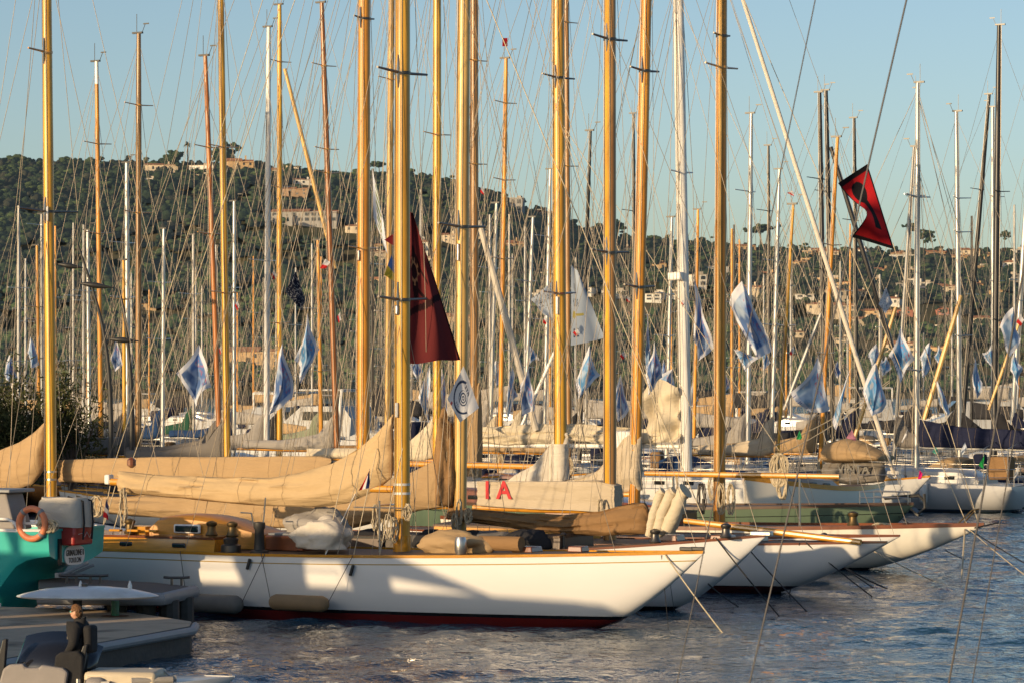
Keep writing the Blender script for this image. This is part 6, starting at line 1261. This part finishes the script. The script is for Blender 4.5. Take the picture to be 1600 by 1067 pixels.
# ------------------------------------------------------------------ mooring lines from the bows, and the stays of the near boat that cross the view
def line3(a, b, r, m, lab, name='mooring_line', sag=.03):
    pts = [a.lerp(b, i/10)-Vector((0, 0, sag*4*(i/10)*(1-i/10))) for i in range(11)]; o = MB().tube(pts, r, 6).build(name, m); tag(o, lab, 'rope')
def wl(px, py): return Vector((*onz(px, py, -.05), -.05))
ML = [(A, (1048, 865), (1132, 992), .016, 'rope', 'pale rope from the nearest bow slanting right to the water'), (A, (1043, 866), (1045, 985), .007, 'dark_wire', 'thin line hanging straight from the nearest bow'), (A, (1050, 866), (1054, 958), .007, 'dark_wire', 'second thin line hanging from the nearest bow'),
 (Bt, (1130, 838), (1220, 965), .016, 'black_rope', 'black rope from the second bow slanting down right'), (Bt, (1128, 838), (1100, 858), .014, 'black_rope', 'short black line lying back along the second bow'), (Bt, (1120, 910), (1155, 948), .016, 'black_rope', 'black rope under the second bow'), (Bt, (1010, 942), (1028, 974), .016, 'black_rope', 'short black rope under the nearest bow'),
 (Ct, (1190, 846), (1266, 960), .016, 'black_rope', 'black rope from the third bow slanting down right, left one'), (Ct, (1267, 846), (1233, 930), .016, 'black_rope', 'black rope from the third bow slanting down left'), (Ct, (1276, 846), (1366, 934), .016, 'black_rope', 'black rope from the third bow slanting down right, right one'), (Dt, (1328, 882), (1380, 927), .016, 'black_rope', 'black rope under the fourth bow'), (Dt, (1330, 884), (1393, 922), .02, 'black_rope', 'thick knotted black rope under the fourth bow'),
 (Et, (1380, 856), (1470, 912), .016, 'rope', 'tan rope slanting down from the longest bow toward the right'), (Et, (1511, 826), (1502, 908), .022, 'rope', 'thick pale rope dropping from the longest bow'), (Et, (1484, 858), (1513, 875), .013, 'black_rope', 'short dark rope under the tip of the longest bow'), (Gt, (1408, 806), (1432, 822), .016, 'black_rope', 'dark rope from the green yacht bow')]
for bt, a, b, r, m, lab in ML:
    q = bt.loc(a[0], a[1], -.02); q.y = -bt.beam(q.x)-.02; line3(bt.world(q), wl(*b), r, m, lab)
q = Et.world(Et.loc(1514, 826)); line3(q, P(1620, 912, 75), .014, 'rope', 'pale rope from the longest bow running off to the right edge'); line3(q, P(1630, 895, 78), .014, 'black_rope', 'dark rope from the longest bow running off to the right edge'); line3(q, P(1560, 816, 84), .02, 'black_paint', 'short dark spar end at the tip of the longest bow', 'bow_roller', 0)
q = W.world(Vector((W.sb-.2, 0, 1.6))); line3(P(1390, 594, 120), P(1180, 706, 117), .02, 'rope', 'slack tan rope pair running left from the white furled headsail, upper', 'slack_line', .3); line3(P(1390, 597, 120), P(1180, 726, 117), .02, 'rope', 'slack tan rope pair running left from the white furled headsail, lower', 'slack_line', .3)
for k, (a, b, Y, r, m, lab) in enumerate([((1428, -50), (1168, 1080), 24, .007, 'dark_wire', 'dark taut stay crossing the red and black flag'), ((1286, -60), (1055, 1080), 24, .0045, 'dark_wire', 'thin taut stay left of the other near stay'), ((1685, -50), (1480, 1080), 24, .008, 'dark_wire', 'thick dark taut stay at lower right'), ((1710, -50), (1517, 1080), 27, .005, 'dark_wire', 'thinner dark stay at lower right near the edge')]):
    line3(P(*a, Y), P(*b, Y), r, m, lab, 'rigging_stay', 0)
# two near stays over the longest bow
q = Et.world(Et.loc(1530, 820)); line3(q, P(1395, 380, 88), .011, 'rope', 'taut pale stay rising left from the longest bow', 'rigging_stay', 0); line3(q+Vector((-.3, .1, 0)), P(1150, -30, 91), .011, 'rope', 'long taut pale stay rising far left from the longest bow', 'rigging_stay', 0)

# ------------------------------------------------------------------ curved lamp posts and tamarisks on the left quay
def lamp(pts, Y, heads, lab):
    b = P(*pts[0], Y); g = thing('street_lamp', (b.x, Y, .9), 0, lab, 'street lamp', 'curved lamp posts on the left quay'); ps = [P(*p, Y)-Vector((b.x, Y, .9)) for p in pts]; ps[0].z = 0; f = []
    for i in range(25):
        t = i/24*(len(ps)-1); k = min(int(t), len(ps)-2); p0 = ps[max(k-1, 0)]; p1, p2, p3 = ps[k], ps[k+1], ps[min(k+2, len(ps)-1)]; u = t-k
        f.append(.5*((2*p1)+(p2-p0)*u+(2*p0-5*p1+4*p2-p3)*u*u+(3*p1-p0-3*p2+p3)*u**3))
    MB().tube(f, [lerp(.10, .035, i/24) for i in range(25)], 10).build('post', 'lamp_metal', g, smooth=60)
    for (x0, y0), (x1, y1) in heads:
        a, e = P(x0, y0, Y)-Vector((b.x, Y, .9)), P(x1, y1, Y)-Vector((b.x, Y, .9)); MB().loft([[a.lerp(e, t)+Vector((0, w*math.cos(q), h*math.sin(q))) for q in [2*math.pi*j/10 for j in range(10)]] for t, w, h in ((0, .02, .015), (.2, .1, .05), (.5, .18, .11), (.75, .16, .09), (1, .03, .02))], True, True, True).build('lamp_head', 'lamp_metal', g, smooth=60)
lamp([(173, 760), (173, 640), (166, 545), (150, 470), (118, 372)], 112, [((178, 450), (124, 443)), ((130, 419), (90, 413))], 'left curved dark lamp post with leaf-shaped heads')
lamp([(205, 760), (206, 640), (202, 560), (190, 470), (163, 388)], 114, [((217, 533), (170, 530))], 'right curved dark lamp post with one low leaf-shaped head')
def tamarisk(px, Y, h, w, n, lab, seed):
    g = thing('tamarisk_tree', ((px-800)/F*Y, Y, .9), 0, lab, 'tree'); r = np.random.default_rng(seed); tips = []
    tb = MB()
    for k in range(7):
        a = r.random()*6.28; e = Vector((math.cos(a)*w*r.uniform(.2, .55), math.sin(a)*w*r.uniform(.2, .5), h*r.uniform(.55, .92))); tb.tube([(0, 0, -.1), e*.35+Vector((.1, 0, .3)), e], [.11, .06, .02], 6); tips += [e, e*.7+Vector((0, 0, .4)), Vector((e.x*1.2, e.y*1.2, e.z*.6))]
    tb.build('trunk', 'bark', g)
    c = np.array([tips[i] for i in r.integers(0, len(tips), n)]); p = c+r.normal(0, 1, (n, 3))*np.array([w*.16, w*.16, h*.14]); d = r.normal(0, 1, (n, 3))+np.array([0, 0, .5]); d /= np.linalg.norm(d, axis=1)[:, None]; sdv = np.cross(d, r.normal(0, 1, (n, 3))); sdv /= np.linalg.norm(sdv, axis=1)[:, None]
    L_ = r.uniform(.12, .3, n)[:, None]; W_ = .03; V = np.stack([p-sdv*W_, p+sdv*W_, p+d*L_+sdv*W_*.4, p+d*L_-sdv*W_*.4], 1).reshape(-1, 3); q = np.arange(4*n).reshape(-1, 4)
    t = np.ones((4*n, 4)); t[:, :3] = np.repeat(np.array([.075, .082, .034])*r.uniform(.5, 1.6, (n, 1)), 4, 0); o = np_mesh('crown', V, q, 'near_leaves', None, t, smooth=False); o.parent = g
tamarisk(32, 120, 4.2, 2.6, 3600, 'feathery dark tamarisk at the far left edge of the quay', 1); tamarisk(112, 118, 4.4, 2.0, 2800, 'feathery tamarisk between the bright yellow mast and the lamp posts', 2); tamarisk(-30, 116, 3.2, 2.8, 5000, 'low tamarisk at the left border of the picture', 3)
for k, (px, w) in enumerate(((20, 3.4), (75, 3.0), (140, 3.2))):
    g = thing('low_shed', ((px-800)/F*128, 128+k*.1, .9), R(-8), ('dark low kiosk on the left quay at the picture border', 'dark low kiosk behind the bright yellow mast', 'dark low kiosk behind the lamp posts')[k], 'kiosk'); MB().box(0, 0, .9, w, 2, 1.8).build('wall', 'wall_grey', g, smooth=0); MB().box(0, 0, 1.9, w+.4, 2.4, .14).build('roof', 'lamp_metal', g, smooth=0); MB().box(0, -1.02, 1.1, w*.6, .06, .7).build('window', 'glass', g, smooth=0)

# ------------------------------------------------------------------ unseen yacht shape added left of the view to shade dock and nearest hull
c_, s_ = math.cos(HEAD), math.sin(HEAD)
bowA = A.world(Vector((A.sb, 0, 0))); t_ = 25.0; base_ = bowA+Vector((-.741*t_, -.671*t_, 0)); dz = math.tan(SUN_EL)*t_
Y_ = Boat.__new__(Boat); Y_.root = thing('shadow_caster_yacht', (base_.x, base_.y, 0), HEAD, 'unseen white flybridge yacht shape added off to the left to cast shadows', 'motorboat'); Y_.L = 27; Y_.B = 5.6; Y_.sb = 5; Y_.ss = -22
Y_.hull('hull_modern', (1.5, 1.5, 3.0), ob=2.5, os=.5, sw=.9, bp=2.6, deck='grp', rail=None, stem=1.0)
def ext(name, poly, y0, y1, m): return MB().prism(poly, y0, y1).build(name, m, Y_.root, smooth=0)
du = dz-.52
ext('deck_house', [(.8, 2.3), (-.4, 2.5), (-4.0, 1.7), (-17.5, 1.7), (-17.5, 1.4)], -2.3, 2.3, 'grp')
for x0, x1 in ((-1.2, -4.0), (-5.9, -6.4), (-8.3, -8.7), (-10.2, -11.4), (-13.4, -13.8), (-15.6, -17.4)): ext('pillar', [(x0, 1.7), (x0, 4.6), (x1, 4.6), (x1, 1.7)], -2.2, 2.2, 'grp')  # gaps between them shaped to let streaks of sun onto the dock
ext('upper_deck', [(-1.6, 4.6), (-2.9, du+.05), (-6.3, du+.42), (-11.6, du+.42), (-11.7, du+.46), (-17.5, du+.46), (-18.3, 4.6)], -2.3, 2.3, 'grp')
ext('hardtop', [(-3.4, du+.55), (-4.9, du+1.10), (-6.4, du+1.72), (-11.1, du+1.72), (-11.1, du+1.10), (-6.6, du+1.10), (-5.6, du+.85)], 1.75, 2.2, 'grp')  # kept to one side so sun patches pass under it to the hull
for x0, x1 in ((-5.4, -6.5), (-7.35, -9.2), (-10.75, -11.1)): ext('pillar', [(x0, du+.40), (x0, du+1.12), (x1, du+1.12), (x1+.25, du+.40)], 2.05, 2.15, 'grp')
rl_ = MB(); rl_.tube([(-6.6, 1.9, du+.4), (-6.6, 1.9, du+.9), (-11, 1.9, du+.9), (-11, 1.9, du+.4)], .025, 6); rl_.build('guard_rail', 'steel', Y_.root)
# unseen block added off to the left to shade the left rows of boats
hb = thing('shadow_caster_block', (-66, 86, 0), R(3), 'unseen pale three-storey block added off to the left to cast shade', 'building')
MB().box(0, 0, 7, 12, 52, 14).build('wall', 'wall_cream', hb, smooth=0); MB().box(0, 0, 14.2, 13, 53, .5).build('roof', 'roof_flat', hb, smooth=0)
for f in range(3):
    for i in range(14): MB().box(6.03, -23.5+i*3.6, 3+f*4.2, .12, 1.4, 2).build('window', 'shutter', hb, smooth=0)
